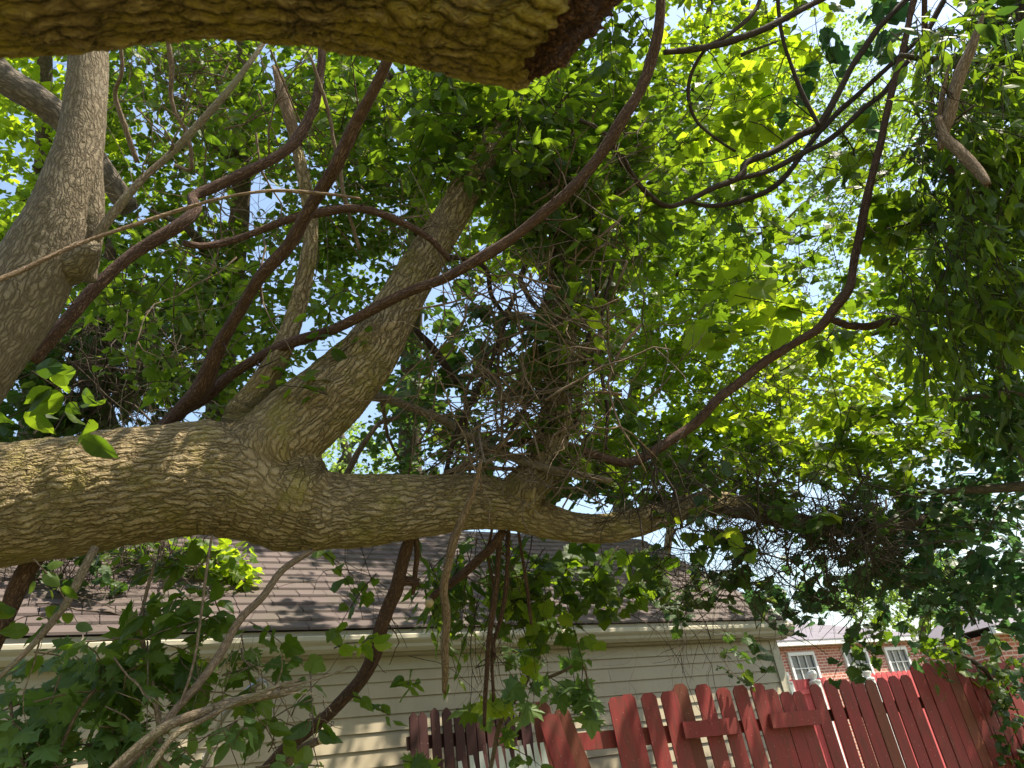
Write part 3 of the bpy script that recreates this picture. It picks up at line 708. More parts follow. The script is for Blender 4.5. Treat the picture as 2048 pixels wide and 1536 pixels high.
# ------------------------------------------------------------------ woody vines and dead sticks: each one a thing
VG = 'woody vines climbing through the tree'
def vine(name, label, cat, stems, m='vine', group=VG, sides=14, rough=.05, ridges=.07, extra=None, wob=.0):
    a = stems[0][0]
    root = tag(empty(name, tuple(P(a[0], a[1], a[3]))), label, cat, group)
    for pts in stems:
        t = Tubes(); sk = skel(pts, .022); lump = np.interp(np.arange(len(sk)), np.arange(0, len(sk)+12, 6), rng.normal(1, .07, len(np.arange(0, len(sk)+12, 6))))
        sk[:, 3] *= lump*(.74 if m in ('vine', 'vine_dark') else .78 if m in ('lichen', 'twig', 'deadwood') else .9); sk = sk*1.; t.add(sk, sides, rough, ridges, wob=wob, jag=.012, kink=.30 if m in ('vine', 'deadwood') else .25)
        if m in ('vine', 'deadwood') and sk[:, 3].max() > .012 and len(sk) > 12:      # peeling strips of bark
            T, N, Bq = frames(sk[:, :3])
            for _ in range(max(2, int(len(sk)/9))):
                l = int(rng.integers(8, min(40, len(sk)-2))); a = int(rng.integers(0, len(sk)-l)); k = np.arange(a, a+l)
                ph = rng.uniform(0, 6.28) + np.cumsum(rng.normal(0, .06, l)); lift = .97 + .12*np.abs(rng.normal())*np.linspace(-1, 1, l)**4
                c = sk[k, :3] + (N[k]*np.cos(ph)[:, None] + Bq[k]*np.sin(ph)[:, None])*(sk[k, 3]*lift)[:, None]
                t.add(np.column_stack([c, sk[k, 3]*rng.uniform(.07, .18)*np.sin(np.linspace(.15, 3.0, l))]), 5, .1)
        if m in ('vine', 'vine_dark', 'lichen') and len(sk) > 14:                          # side shoots
            for _ in range(int(len(sk)*.022/.16)):
                i = int(rng.integers(3, len(sk)-2)); d = norm(rng.normal(0, 1, 3) + norm(sk[i+1, :3]-sk[i-1, :3])*.7); k = 6; l = rng.uniform(.08, .34)/k
                q = [sk[i, :3]]
                for _k in range(k): d = norm(d + rng.normal(0, .22, 3) + [0, 0, -.04]); q.append(q[-1]+d*l)
                r0 = min(sk[i, 3]*.4, rng.uniform(.0018, .0042)); t.add(np.column_stack([np.array(q), np.linspace(r0, r0*.35, k+1)]), 5, .08)
        o = t.build('vine_stem' if 'vine' in name else 'branch_wood', M[m], root)
    return root
def pp(t0, t1, pts):
    n = len(pts)
    return [(x, y, r, t0+(t1-t0)*i/(n-1)) for i, (x, y, r) in enumerate(pts)]
v_a = vine('woody_vine', 'reddish shaggy vine rising steeply from behind the trunk to the mossy limb', 'vine',
     [pp(3.12, 2.4, [(270,905,20),(345,838,20),(400,785,22),(430,715,20),(470,630,18),(520,555,18),(570,490,18),(620,415,17),(670,335,17),(715,250,17),(745,190,16),(775,120,16),(800,20,15)])])
v_b = vine('woody_vine', 'long red-brown vine sweeping diagonally across the fork up to the sky', 'vine',
     [pp(3.1, 2.9, [(285,900,13),(385,808,14),(470,745,14),(560,698,14),(680,650,14),(800,588,14),(900,548,14),(1000,497,15),(1080,440,15),(1150,375,15),(1215,290,15),(1270,205,15),(1300,120,14),(1318,40,13),(1326,-60,12)])])
v_c = vine('woody_vine', 'red-brown vine running behind the upright limb and kinking sharply halfway', 'vine',
     [pp(2.4, 3.1, [(60,720,20),(130,640,20),(190,570,20),(250,520,19),(320,478,18),(372,446,18),(394,420,16),(386,398,14),(425,380,14),(490,348,14),(550,315,14),(595,280,14),(622,225,13),(635,150,12),(645,60,11)])])
v_d = vine('woody_vine', 'thin dark vine looping sideways from the kink towards the fork limb', 'vine',
     [pp(2.8, 3.2, [(365,485,8),(400,492,9),(450,485,10),(520,462,10),(600,430,11),(680,415,11),(740,418,11),(800,440,10),(860,478,9),(900,520,7)])])
v_e = vine('woody_vine', 'long brown vine hanging in a deep curve over the far end of the level limb', 'vine',
     [pp(3.2, 4.2, [(890,948,5),(945,925,6),(1000,896,7),(1045,884,8),(1090,885,9),(1150,898,11),(1210,915,12),(1260,922,13),(1320,895,13),(1390,845,13),(1450,788,13),(1520,730,13),(1590,685,13),(1650,640,13),(1690,590,12),(1710,520,11),(1725,440,11),(1745,350,10),(1765,270,10),(1785,180,9),(1810,90,9),(1830,0,9),(1850,-90,8)]),
      pp(4.02, 4.2, [(1655,633,9),(1700,648,9),(1760,652,10),(1830,622,10),(1890,560,10),(1922,500,9),(1925,450,9),(1908,390,9),(1898,330,8),(1880,270,8),(1862,180,7),(1850,60,7),(1850,-60,6)])])
v_f = vine('woody_vine', 'dark forked vine branching against the bright sky gap', 'vine',
     [pp(3.6, 4.4, [(1240,300,6),(1265,350,7),(1295,385,7),(1335,410,8),(1380,398,8),(1430,375,8),(1480,350,9),(1490,325,9),(1550,300,9),(1600,270,9),(1640,248,10),(1680,180,9),(1720,110,8),(1775,35,8),(1830,-20,8)]),
      pp(3.9, 4.6, [(1460,362,7),(1530,345,7),(1600,310,7),(1660,280,7),(1720,225,7),(1780,170,7),(1840,90,7),(1890,0,7)]),
      pp(3.9, 4.7, [(1370,398,5),(1410,410,6),(1460,408,7),(1530,385,7),(1580,340,7),(1640,260,7),(1700,205,7),(1770,140,7),(1860,60,6)]),
      pp(3.9, 4.1, [(1638,252,6),(1605,190,6),(1580,120,5),(1560,50,5),(1555,-20,5)])], 'vine_dark', sides=10)
v_g = vine('woody_vine', 'dark vine arching across the bright upper gap beside the tall red-brown vine', 'vine',
     [pp(3.6, 4.0, [(1330,105,8),(1390,98,9),(1450,85,9),(1520,60,9),(1580,30,8),(1640,0,8),(1700,-40,8)]),
      pp(3.7, 3.8, [(1415,90,5),(1385,140,5),(1375,190,5),(1390,240,4),(1430,275,4),(1470,300,4)]),
      pp(3.7, 3.9, [(1420,92,6),(1470,60,6),(1510,20,6),(1530,-30,6)])], 'vine_dark', sides=10)
v_h = vine('woody_vine', 'shaggy vine hanging from the level limb down to the siding, with a short broken spur', 'vine',
     [pp(3.15, 3.5, [(835,1040,13),(822,1085,15),(805,1130,16),(790,1170,19),(775,1210,18),(762,1260,18),(748,1310,18),(725,1350,17),(690,1390,16),(655,1430,16),(600,1475,16),(560,1510,15),(500,1570,14)]),
      pp(3.25, 3.22, [(792,1165,12),(815,1162,12),(838,1166,11)]),
      pp(3.18, 3.25, [(832,1070,6),(834,1110,8),(830,1150,7),(826,1190,5)])])
v_i = vine('hanging_vine', 'bundle of thin brown vine stems hanging below the limb before the dark roof', 'vine',
     [pp(3.3, 3.7, [(1002,1040,7),(998,1100,8),(992,1170,8),(985,1230,8),(978,1290,7),(975,1340,7),(970,1390,6),(968,1450,5)]),
      pp(3.35, 3.7, [(1020,1040,6),(1016,1110,6),(1012,1180,6),(1000,1240,6),(985,1290,5),(982,1340,5),(985,1400,4)]),
      pp(3.3, 3.6, [(985,1050,4),(975,1110,4),(988,1180,4),(980,1260,4),(990,1320,3)]),
      pp(3.4, 3.6, [(1035,1050,4),(1045,1120,4),(1055,1190,5),(1062,1250,4)])], 'vine', sides=8)
v_j = vine('cut_vine', 'reddish vine branch under the limb ending in a pale sawn face', 'vine',
     [pp(3.3, 3.5, [(1005,1060,12),(985,1095,13),(955,1125,13),(925,1150,13),(895,1172,12),(870,1190,10),(862,1202,9)]),], 'vine')
q = P(857, 1208, 3.46); t = Tubes(); dd = norm(P(857, 1208, 3.46)-P(870, 1190, 3.5)); t.add(np.column_stack([q+np.outer([-.02, .002], norm(dd-.8*F)), [.020, .019]]), 14); t.build('cut_face', M['cutwood'], v_j)
v_k = vine('thick_vine', 'thick reddish vine slanting down below the trunk at the edge of the garage', 'vine',
     [pp(2.75, 2.6, [(75,1100,26),(55,1135,24),(30,1190,22),(5,1250,20),(-30,1330,19),(-60,1420,18)])])
v_l = vine('woody_vine', 'slender dark vine stems climbing up the leafy limb in the middle of the canopy', 'vine',
     [pp(3.5, 3.7, [(1080,900,5),(1085,820,6),(1070,730,6),(1078,640,6),(1100,540,6),(1105,430,5),(1095,340,5)]),
      pp(3.6, 3.7, [(1150,860,5),(1160,760,5),(1175,660,5),(1190,560,6),(1185,450,5),(1190,380,5)]),
      pp(3.4, 3.6, [(1090,640,7),(1060,600,7),(1040,560,8),(1050,530,7)]),
      pp(3.3, 3.4, [(890,945,7),(905,890,7),(930,830,8),(955,780,7),(985,720,6),(1010,650,6),(1030,590,6)]),
      pp(3.5, 3.6, [(1160,240,6),(1200,262,6),(1225,290,7),(1245,330,7)]),
      pp(3.4, 3.6, [(1210,900,4),(1215,820,5),(1205,740,5),(1210,640,5),(1230,520,4)])], 'vine_dark', sides=8, wob=.002)
SG = 'dead sticks caught in the tree'
s_a = vine('dead_stick', 'peeling grey-brown dead stick hanging straight down before the garage gutter', 'dead branch',
     [pp(2.9, 3.1, [(962,920,5),(945,985,7),(925,1030,8),(905,1080,9),(895,1130,10),(885,1180,10),(890,1230,10),(887,1290,10),(888,1340,9),(887,1385,6)])], 'deadwood', SG, 10)
s_b = vine('dead_stick', 'mottled slanting branch crossing the canopy from the upright limb to the mossy limb', 'dead branch',
     [pp(2.2, 2.5, [(180,490,12),(230,420,12),(285,355,11),(340,305,10),(400,245,9),(455,185,8),(500,125,7),(530,80,6)]),], 'lichen', SG, 12)
s_c = vine('dead_stick', 'thin bare reddish stick lying across the upright limb and red vines', 'dead branch',
     [pp(1.95, 2.4, [(-20,565,7),(50,538,7),(120,505,6),(180,480,5),(260,452,5),(340,425,5),(440,398,4),(540,383,4),(640,388,4),(720,398,3)])], 'deadwood', SG, 8)
s_d = vine('dead_stick', 'grey mossy branch running from the fork down to the level limb stump', 'dead branch',
     [pp(3.45, 3.15, [(715,790,12),(780,802,12),(860,828,12),(930,868,12),(990,900,11),(1050,925,11),(1110,940,10),(1170,950,9),(1225,962,8)])], 'lichen', SG, 12)
s_e = vine('dead_stick', 'barkless tan snag with a ragged top in dark foliage, a vine wound round it', 'dead branch',
     [pp(3.0, 2.95, [(1970,18,2),(1962,45,7),(1946,90,11),(1925,140,14),(1910,185,15),(1896,235,15),(1884,275,12),(1880,300,8)]),
      pp(2.96, 2.75, [(1876,235,9),(1890,275,13),(1915,300,15),(1940,325,15),(1962,350,13),(1976,368,9)]),
      pp(3.0, 3.0, [(1898,130,2),(1890,165,5),(1882,205,7),(1878,250,7)])], 'deadwood', SG, 14)
s_f = vine('dead_stick', 'dark broken dead branch in the sky gap beside the fork limb', 'dead branch',
     [pp(3.5, 3.6, [(830,660,9),(860,690,10),(890,730,10),(915,765,8)]), pp(3.5, 3.7, [(860,505,5),(965,530,6),(985,590,6),(1020,640,5)])], 'vine_dark', SG, 8)
s_g = vine('dead_stick', 'tan dead twigs drooping under the fork before the white sky gap', 'dead branch',
     [pp(3.4, 3.5, [(935,1000,4),(940,900,4),(930,800,5),(950,745,5),(1000,690,5),(1060,655,4)]), pp(3.4, 3.5, [(1000,900,4),(1040,830,5),(1100,760,5),(1170,710,4),(1210,690,3)]),
      pp(3.4, 3.5, [(920,750,4),(990,752,5),(1050,740,5),(1105,705,5)]), pp(3.4, 3.5, [(1005,890,3),(1003,800,4),(995,720,4),(1010,660,3)]),
      pp(3.2, 3.3, [(890,945,6),(950,935,6),(1040,938,6)]), pp(3.2, 3.3, [(895,945,5),(960,915,6),(1030,870,6),(1050,880,5)]),
      pp(3.4, 3.7, [(690,955,8),(730,890,8),(760,850,6),(800,835,5)]), pp(3.45, 3.6, [(760,785,6),(775,850,5),(780,880,5),(800,920,4)])], 'twig', SG, 7, wob=.002)
s_h = vine('dead_stick', 'slim vertical dead sticks dangling among leaves under the mossy limb', 'dead branch',
     [pp(2.9, 3.0, [(240,80,5),(242,150,5),(228,200,6),(250,260,7),(275,325,6)]), pp(3.0, 3.1, [(335,70,6),(345,140,6),(342,205,5),(370,280,5),(380,340,5),(350,330,4)]),
      pp(3.0, 3.1, [(620,110,4),(650,200,5),(668,290,5),(690,400,5),(720,500,5)])], 'twig', SG, 8, wob=.002)

# ------------------------------------------------------------------ saplings and fallen branches at lower left
SB = 'saplings growing under the trunk'
sp1 = vine('sapling', 'leafy sapling with one long bent stem in front of the gutter', 'sapling',
     [pp(2.3, 2.9, [(230,1560,10),(300,1480,11),(350,1420,11),(400,1365,11),(440,1310,11),(480,1240,10),(525,1195,9),(565,1140,8),(625,1100,7)])], 'twig', SB, 10)
sp2 = vine('sapling', 'mossy sapling stem slanting from under the trunk, with round leaves', 'sapling',
     [pp(2.6, 2.3, [(190,1095,10),(165,1140,10),(130,1205,9),(85,1265,8),(40,1315,7),(-20,1370,7)])], 'lichen', SB, 10)
sp3 = vine('sapling', 'whip-thin pale sapling stem curving up to the trunk', 'sapling',
     [pp(2.4, 2.7, [(330,1470,3.5),(365,1400,4),(390,1320,4),(403,1230,4),(412,1150,4),(425,1070,3)])], 'twig', SB, 8)
sp4 = vine('sapling', 'bushy maple sapling filling the corner under the level trunk', 'sapling',
     [pp(2.6, 2.8, [(325,1540,7),(322,1450,7),(310,1390,7),(290,1310,6),(285,1230,5),(310,1130,4)]), pp(2.6, 2.7, [(100,1560,6),(140,1450,5),(200,1370,4),(280,1330,3)]), pp(2.6, 2.7, [(60,1560,6),(30,1470,5),(20,1400,4)])], 'twig', SB, 8)
fb = vine('fallen_branch', 'pale lichened fallen branch lying across the lower leaves, with a snapped end', 'branch',
     [pp(2.2, 2.6, [(200,1560,11),(270,1500,11),(340,1450,12),(400,1425,12),(460,1405,12),(520,1392,11),(570,1382,10),(600,1372,8)]),
      pp(2.2, 2.5, [(270,1590,8),(310,1520,8),(350,1465,8),(400,1440,7),(470,1405,6),(560,1372,5),(600,1362,3)]),
      pp(2.45, 2.6, [(560,1378,3),(640,1356,3),(700,1335,2)])], 'lichen', 'fallen branches', 12)
fb2 = vine('fallen_branch', 'short thick fallen branch with a bright snapped end beside the hanging shaggy vine', 'branch',
     [pp(2.9, 2.9, [(560,1540,11),(600,1500,12),(640,1480,12)])], 'twig', 'fallen branches', 12)
q = P(645, 1477, 2.9); t = Tubes(); t.add(np.column_stack([q+np.outer([-.012, .004], norm(RV+.5*UV)), [.019, .016]]), 12, jag=.008); t.build('snapped_end', M['cutwood'], fb2)
pole = vine('metal_pole', 'bent grey metal pole poking out of the leaves in front of the siding', 'pole',
     [pp(3.3, 3.3, [(395,1560,6),(430,1470,7),(455,1425,7),(485,1395,8),(508,1372,9),(522,1362,10),(530,1370,9),(534,1390,8)])], 'vine', None, 14, 0, 0)
for o in pole.children: o.data.materials[0] = M['metal']; o.name = 'pole_tube'

# ------------------------------------------------------------------ trees beyond, each with its own trunk, limbs and crown
BG = 'trees beyond the garage'
def far_tree(key, label, base, top, r, limbs=(), m='bark_tree'):
    """base/top given as (px,py,t); the trunk goes down to the ground below the base point"""
    b = P(*base); g0 = b.copy(); g0[2] = -.1
    root = tag(empty('tree', (g0[0], g0[1], 0)), label, 'tree', BG)
    tp = P(*top)
    t = Tubes(); c = np.vstack([g0, g0*.6+b*.4+rng.normal(0, .05, 3), b, b*.5+tp*.5+rng.normal(0, .2, 3), tp])
    t.add(catmull(np.column_stack([c, [r*1.25, r, r*.85, r*.55, r*.2]]), .12), 14, rough=.05)
    for (a, f) in limbs:
        s = b*(1-f)+tp*f; e_ = P(*a)
        t.add(catmull(np.column_stack([np.vstack([s, (s+e_)/2+[0, 0, .25], e_]), [r*.4, r*.25, r*.08]]), .12), 8, rough=.05)
    t.build('trunk', M[m], root)
    return root
TREES = {}
TREES['bg1'] = far_tree('bg1', 'sunlit yellow-green tree beyond the upright limb, blue sky between its leaves', (60, 900, 9.5), (90, -250, 9), .2, [((250,200,9),.5),((-60,100,9),.6)])
TREES['bg2'] = far_tree('bg2', 'dense mid-green tree behind the red-brown vines and the mossy limb', (430, 900, 9.8), (480, -300, 9), .2, [((600,150,8),.5),((300,100,8),.5),((300,420,7.6),.3)])
TREES['bg3'] = far_tree('bg3', 'green tree behind the fork limb, top of the middle of the canopy', (820, 900, 11.), (830, -300, 10), .2, [((1000,150,9),.6),((680,100,9),.6)])
TREES['bg4'] = far_tree('bg4', 'bright yellow-green tree lit by the sun behind the dark forked vine', (1240, 1010, 13), (1460, -200, 11), .15, [((1560,80,10),.7),((1300,250,10),.5),((1600,450,10.5),.4)])
TREES['bg5'] = far_tree('bg5', 'tall feathery pale-green tree with thin white limbs, far off in the blue gap', (1330, 1150, 21), (1560, 150, 19), .14, [((1700,330,19),.6),((1480,500,19),.4),((1640,420,19),.5)], 'lichen')
TREES['bg6'] = far_tree('bg6', 'full green tree behind the deep hanging vine curve', (2150, 1150, 9), (1950, 150, 8.5), .2, [((1650,700,8.5),.5),((1980,600,8.5),.5)])
TREES['bg7'] = far_tree('bg7', 'sunny rounded tree behind the brick house roof', (1850, 1300, 34), (1850, 1120, 34), .3, [((1780,1200,34),.4)])
TREES['bg8'] = far_tree('bg8', 'pale sunny tree seen through the gap under the fork', (680, 1000, 16), (680, 860, 16), .22, [((740,880,16),.5)])
TREES['bg9'] = far_tree('bg9', 'dark vine-smothered tree stump mass behind the level trunk', (215, 1000, 8.9), (225, 480, 8.0), .24, [((150,600,7.0),.5),((300,620,7.0),.6)], 'twig_dark')
st = tag(empty('shade_tree', tuple(P(2250, 1100, 4.6)*np.array([1, 1, 0]))), 'dark leafy tree with long slim drooping leaves hanging over the red fence end', 'tree', None)
t = Tubes()
b0 = P(2300, 1300, 4.6); b0[2] = -.1
t.add(catmull(np.column_stack([np.vstack([b0, P(2280, 900, 4.6), P(2200, 450, 4.4), P(2080, 50, 4.2), P(1950, -300, 4.2)]), [.17, .15, .13, .11, .08]]), .06), 18, rough=.05)
for a, b, c in (((2240,650,4.5),(2130,500,4.2),(1960,380,4.0)), ((2260,800,4.5),(2120,780,4.2),(1900,800,4.2)), ((2150,250,4.3),(2000,150,4.0),(1800,110,3.9)), ((2270,900,4.5),(2150,960,4.3),(1800,990,4.6))):
    t.add(catmull(np.column_stack([np.vstack([P(*a), P(*b), P(*c)]), [.06, .04, .012]]), .05), 10, rough=.05)
t.build('trunk', M['bark_tree'], st)
TREES['shade'] = st
TREES.update(lean=tree, vine_e=v_e, vine_i=v_i, vine_l=v_l, vine_f=v_f, vine_h=v_h, sp1=sp1, sp2=sp2, sp4=sp4)
mp = vine('climbing_maple', 'maple shoots with pale undersides hanging in a clump above the white pickets', 'sapling',
     [pp(4.6, 4.4, [(975,1560,6),(1000,1450,6),(1040,1380,6),(1075,1320,5),(1085,1260,4)]), pp(4.5, 4.4, [(1060,1370,4),(1120,1345,4),(1165,1330,3),(1180,1400,2)])], 'twig', None, 8)
ry = vine('roof_creeper', 'bright leafy creeper sprawling on the brown shingle roof under the trunk', 'creeper',
     [pp(6.9, 6.0, [(250,1060,8),(330,1090,7),(420,1120,6),(490,1165,4)])], 'twig_dark', None, 8)
fc = vine('fence_creeper', 'creeper draped over the top of the red fence and hanging down its boards', 'creeper',
     [pp(6.6, 6.5, [(2060,1540,6),(2010,1440,6),(1980,1350,5),(1920,1310,5),(1860,1300,4)])], 'twig_dark', None, 8)
TREES.update(maple=mp, roofc=ry, fencec=fc)

# ------------------------------------------------------------------ foliage
B_ = blob
# far sunlit trees
B_('bg1', 60, 300, 190, 260, 9.5, 1.5, 1.9, 'far', 'leaf_bright', size=.125); B_('bg1', 40, 560, 160, 120, 9.5, 1.2, 1.8, 'far', 'leaf_mid', size=.125)
B_('bg1', 20, -200, 400, 260, 9.5, 1.5, .9, 'far', 'leaf_bright', size=.125)
B_('bg2', 330, 210, 190, 200, 9.2, 1.2, 1.8, 'far', 'leaf_mid', size=.112); B_('bg2', 560, 200, 180, 160, 9.2, 1.2, 1.3, 'far', 'leaf_mid', size=.112)
B_('bg2', 320, 520, 150, 130, 9.2, 1.0, 2.2, 'far', 'leaf_mid', size=.112); B_('bg2', 560, 560, 150, 150, 9.2, 1., 1.3, 'far', 'leaf_mid', size=.112)
B_('bg2', 430, 720, 160, 110, 9.2, 1., 2.2, 'far', 'leaf_mid', size=.112); B_('bg2', 430, -250, 380, 260, 9.2, 1.5, 0.5, 'far', 'leaf_mid', size=.112)
B_('bg3', 800, 220, 190, 180, 10.2, 1.2, 1.8, 'far', 'leaf_mid', size=.112); B_('bg3', 1000, 300, 180, 260, 10.2, 1.2, 2.0, 'far', 'leaf_bright', size=.112)
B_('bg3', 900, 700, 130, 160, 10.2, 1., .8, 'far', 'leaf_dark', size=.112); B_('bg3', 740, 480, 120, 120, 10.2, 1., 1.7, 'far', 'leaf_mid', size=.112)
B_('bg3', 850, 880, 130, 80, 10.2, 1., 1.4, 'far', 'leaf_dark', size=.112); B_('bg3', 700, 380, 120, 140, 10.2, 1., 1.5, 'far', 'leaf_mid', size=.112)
B_('bg4', 1450, 200, 150, 190, 11.5, 1.2, 1.9, 'far', 'leaf_bright', size=.105); B_('bg4', 1320, 480, 170, 240, 11.5, 1.2, 1.6, 'far', 'leaf_bright', size=.105)
B_('bg4', 1450, 680, 170, 190, 11.5, 1.2, 1.9, 'far', 'leaf_bright', size=.105); B_('bg4', 1600, 800, 180, 150, 11.5, 1.2, 1.8, 'far', 'leaf_bright', size=.105)
B_('bg4', 1260, 800, 170, 150, 11.5, 1.2, 1.8, 'far', 'leaf_bright', size=.105); B_('bg4', 1400, 920, 250, 90, 11.5, 1.2, 2.2, 'far', 'leaf_mid', size=.105); B_('bg4', 1430, -120, 260, 160, 11.5, 1.4, 0.6, 'far', 'leaf_bright', size=.105)
B_('bg5', 1600, 420, 260, 330, 19, 2, 1.0, 'far', 'leaf_far', size=.11); B_('bg5', 1700, 180, 150, 160, 19, 2, 0.75, 'far', 'leaf_far', size=.11)
B_('bg6', 1760, 740, 180, 230, 8.5, 1.2, 1.3, 'far', 'leaf_bright', size=.095); B_('bg6', 1930, 620, 170, 250, 8.5, 1.2, 1.5, 'far', 'leaf_mid', size=.095)
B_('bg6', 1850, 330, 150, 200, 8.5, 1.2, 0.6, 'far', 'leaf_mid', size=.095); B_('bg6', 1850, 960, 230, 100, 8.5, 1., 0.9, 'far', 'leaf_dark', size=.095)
B_('bg7', 1860, 1190, 190, 80, 34, 3, 2.2, 'far', 'leaf_far', size=.20, n=14, L=.6); B_('bg8', 680, 910, 110, 70, 16, 1.5, 1.5, 'far', 'leaf_far', size=.1)
B_('bg9', 190, 740, 130, 150, 7.3, .6, 2.2, 'grape', 'leaf_dark'); B_('bg9', 60, 800, 110, 130, 7.3, .5, 1.6, 'grape', 'leaf_dark'); B_('bg9', 330, 700, 90, 130, 7.3, .4, 1.2, 'grape', 'leaf_dark')
# the leaning tree's own compound leaves, mid distance
B_('lean', 330, 610, 150, 150, 3.5, .35, 1.0, 'ovate', 'leaf_mid', size=.088); B_('lean', 470, 600, 110, 120, 3.4, .3, .9, 'ovate', 'leaf_mid', size=.088)
B_('lean', 620, 180, 140, 110, 3.8, .4, 1.0, 'ovate', 'leaf_mid', size=.088); B_('lean', 330, 160, 130, 110, 4.2, .5, 0.7, 'ovate', 'leaf_mid', size=.088)
B_('lean', 850, 230, 190, 120, 3.6, .4, 1.7, 'ovate', 'leaf_mid', size=.088); B_('lean', 1000, 250, 150, 140, 3.7, .4, 1.9, 'ovate', 'leaf_mid', size=.088); B_('lean', 1120, 330, 160, 150, 3.8, .4, 1.8, 'ovate', 'leaf_mid', size=.088)
B_('lean', 1200, 180, 130, 150, 4.2, .4, 1.4, 'ovate', 'leaf_mid', size=.088); B_('lean', 450, 300, 120, 110, 4., .4, 0.5, 'ovate', 'leaf_mid', size=.088); B_('lean', 120, 500, 160, 150, 4.2, .4, .8, 'ovate', 'leaf_mid', size=.088)
B_('lean', 80, 790, 80, 60, 2.5, .15, 1.0, 'ovate', 'leaf_mid', size=.10); B_('lean', 700, 640, 60, 90, 3.0, .12, .35, 'round', 'leaf_mid', size=.05)
B_('lean', 600, 740, 60, 60, 3.0, .1, .6, 'ovate', 'leaf_mid', size=.08)
B_('lean', 1180, 590, 60, 50, 3.2, .12, .9, 'ovate', 'leaf_bright', hang=.6)
B_('lean', 1300, -150, 420, 200, 4.6, .7, 0.4, 'ovate', 'leaf_mid', size=.088); B_('lean', 700, -300, 420, 220, 5.0, .8, 0.6, 'ovate', 'leaf_mid', size=.12)
# vine leaves round the leafy limb and along the vines
B_('vine_l', 1130, 480, 110, 180, 4.2, .5, 1.7, 'grape', 'leaf_mid', size=.088, hang=.3); B_('vine_l', 1250, 420, 110, 190, 4.3, .5, .9, 'grape', 'leaf_mid', size=.088, hang=.3)
B_('vine_l', 1130, 420, 60, 170, 3.55, .2, 1.7, 'grape', 'leaf_mid', size=.085, hang=.5); B_('vine_l', 1120, 640, 50, 120, 3.4, .15, 1.9, 'grape', 'leaf_mid', size=.08, hang=.5)
B_('vine_l', 1150, 965, 110, 35, 4.1, .2, 1.8, 'grape', 'leaf_dark', size=.09); B_('vine_l', 1100, 850, 60, 80, 3.3, .1, 1.3, 'grape', 'leaf_mid', size=.075)
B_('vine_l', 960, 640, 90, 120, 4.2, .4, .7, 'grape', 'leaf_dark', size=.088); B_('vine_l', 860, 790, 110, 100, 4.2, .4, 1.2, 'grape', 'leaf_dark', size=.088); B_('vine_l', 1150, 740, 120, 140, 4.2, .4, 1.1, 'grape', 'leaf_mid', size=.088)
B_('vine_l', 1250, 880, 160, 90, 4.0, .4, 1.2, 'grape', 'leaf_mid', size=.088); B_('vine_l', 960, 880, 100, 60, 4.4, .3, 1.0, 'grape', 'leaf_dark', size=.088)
B_('vine_f', 1480, 160, 150, 150, 5, .5, .8, 'grape', 'leaf_bright'); B_('vine_f', 1720, 110, 140, 110, 4.8, .5, 0.6, 'grape', 'leaf_blue', size=.12, hang=.5); B_('vine_f', 1600, 420, 160, 150, 4.8, .5, .35, 'grape', 'leaf_mid')
B_('vine_f', 1480, 600, 110, 100, 4.5, .4, .9, 'grape', 'leaf_bright', size=.13); B_('vine_f', 1800, -120, 330, 120, 4.8, .6, 0.7, 'grape', 'leaf_mid'); B_('vine_f', 1400, 520, 120, 120, 5, .4, .4, 'grape', 'leaf_mid')
B_('vine_e', 1600, 620, 130, 90, 4.6, .3, .5, 'grape', 'leaf_mid', size=.12); B_('vine_e', 1640, 780, 170, 110, 4.8, .5, .6, 'grape', 'leaf_bright', size=.085); B_('vine_e', 1420, 860, 150, 90, 4.4, .4, .7, 'grape', 'leaf_bright', size=.08)
B_('vine_e', 1500, 920, 170, 60, 4.2, .4, 1.1, 'grape', 'leaf_mid', size=.08); B_('vine_e', 1800, 880, 170, 110, 4.8, .5, 1.2, 'grape', 'leaf_mid', size=.085)
B_('vine_e', 1750, 360, 120, 130, 4.8, .5, 0.6, 'grape', 'leaf_mid'); B_('vine_e', 1820, 500, 110, 130, 4.8, .5, 1.0, 'grape', 'leaf_mid')
wblob('lean', (1.7, 2.5, 6.9), (2.2, 1.3, .8), 100, 'ovate', 'leaf_mid', size=.12)  # these wblob clumps are added overhead to shade trunk, fence and wall
wblob('lean', (-.3, 2.6, 6.6), (1.2, 1.2, .7), 60, 'ovate', 'leaf_mid', size=.12)
wblob('shade', (5.2, 6.4, 7.2), (2.4, 1.5, 1.0), 6, 'ovate', 'leaf_dark', size=.13)
wblob('vine_e', (2.2, 6.4, 6.4), (1.3, 1.3, .7), 110, 'grape', 'leaf_mid', size=.11)
wblob('vine_l', (.9, 4.6, 6.0), (1.2, .9, .8), 170, 'grape', 'leaf_mid', size=.10)
wblob('vine_l', (1.2, 5.6, 6.8), (1.5, 1.4, .8), 60, 'grape', 'leaf_mid', size=.11)
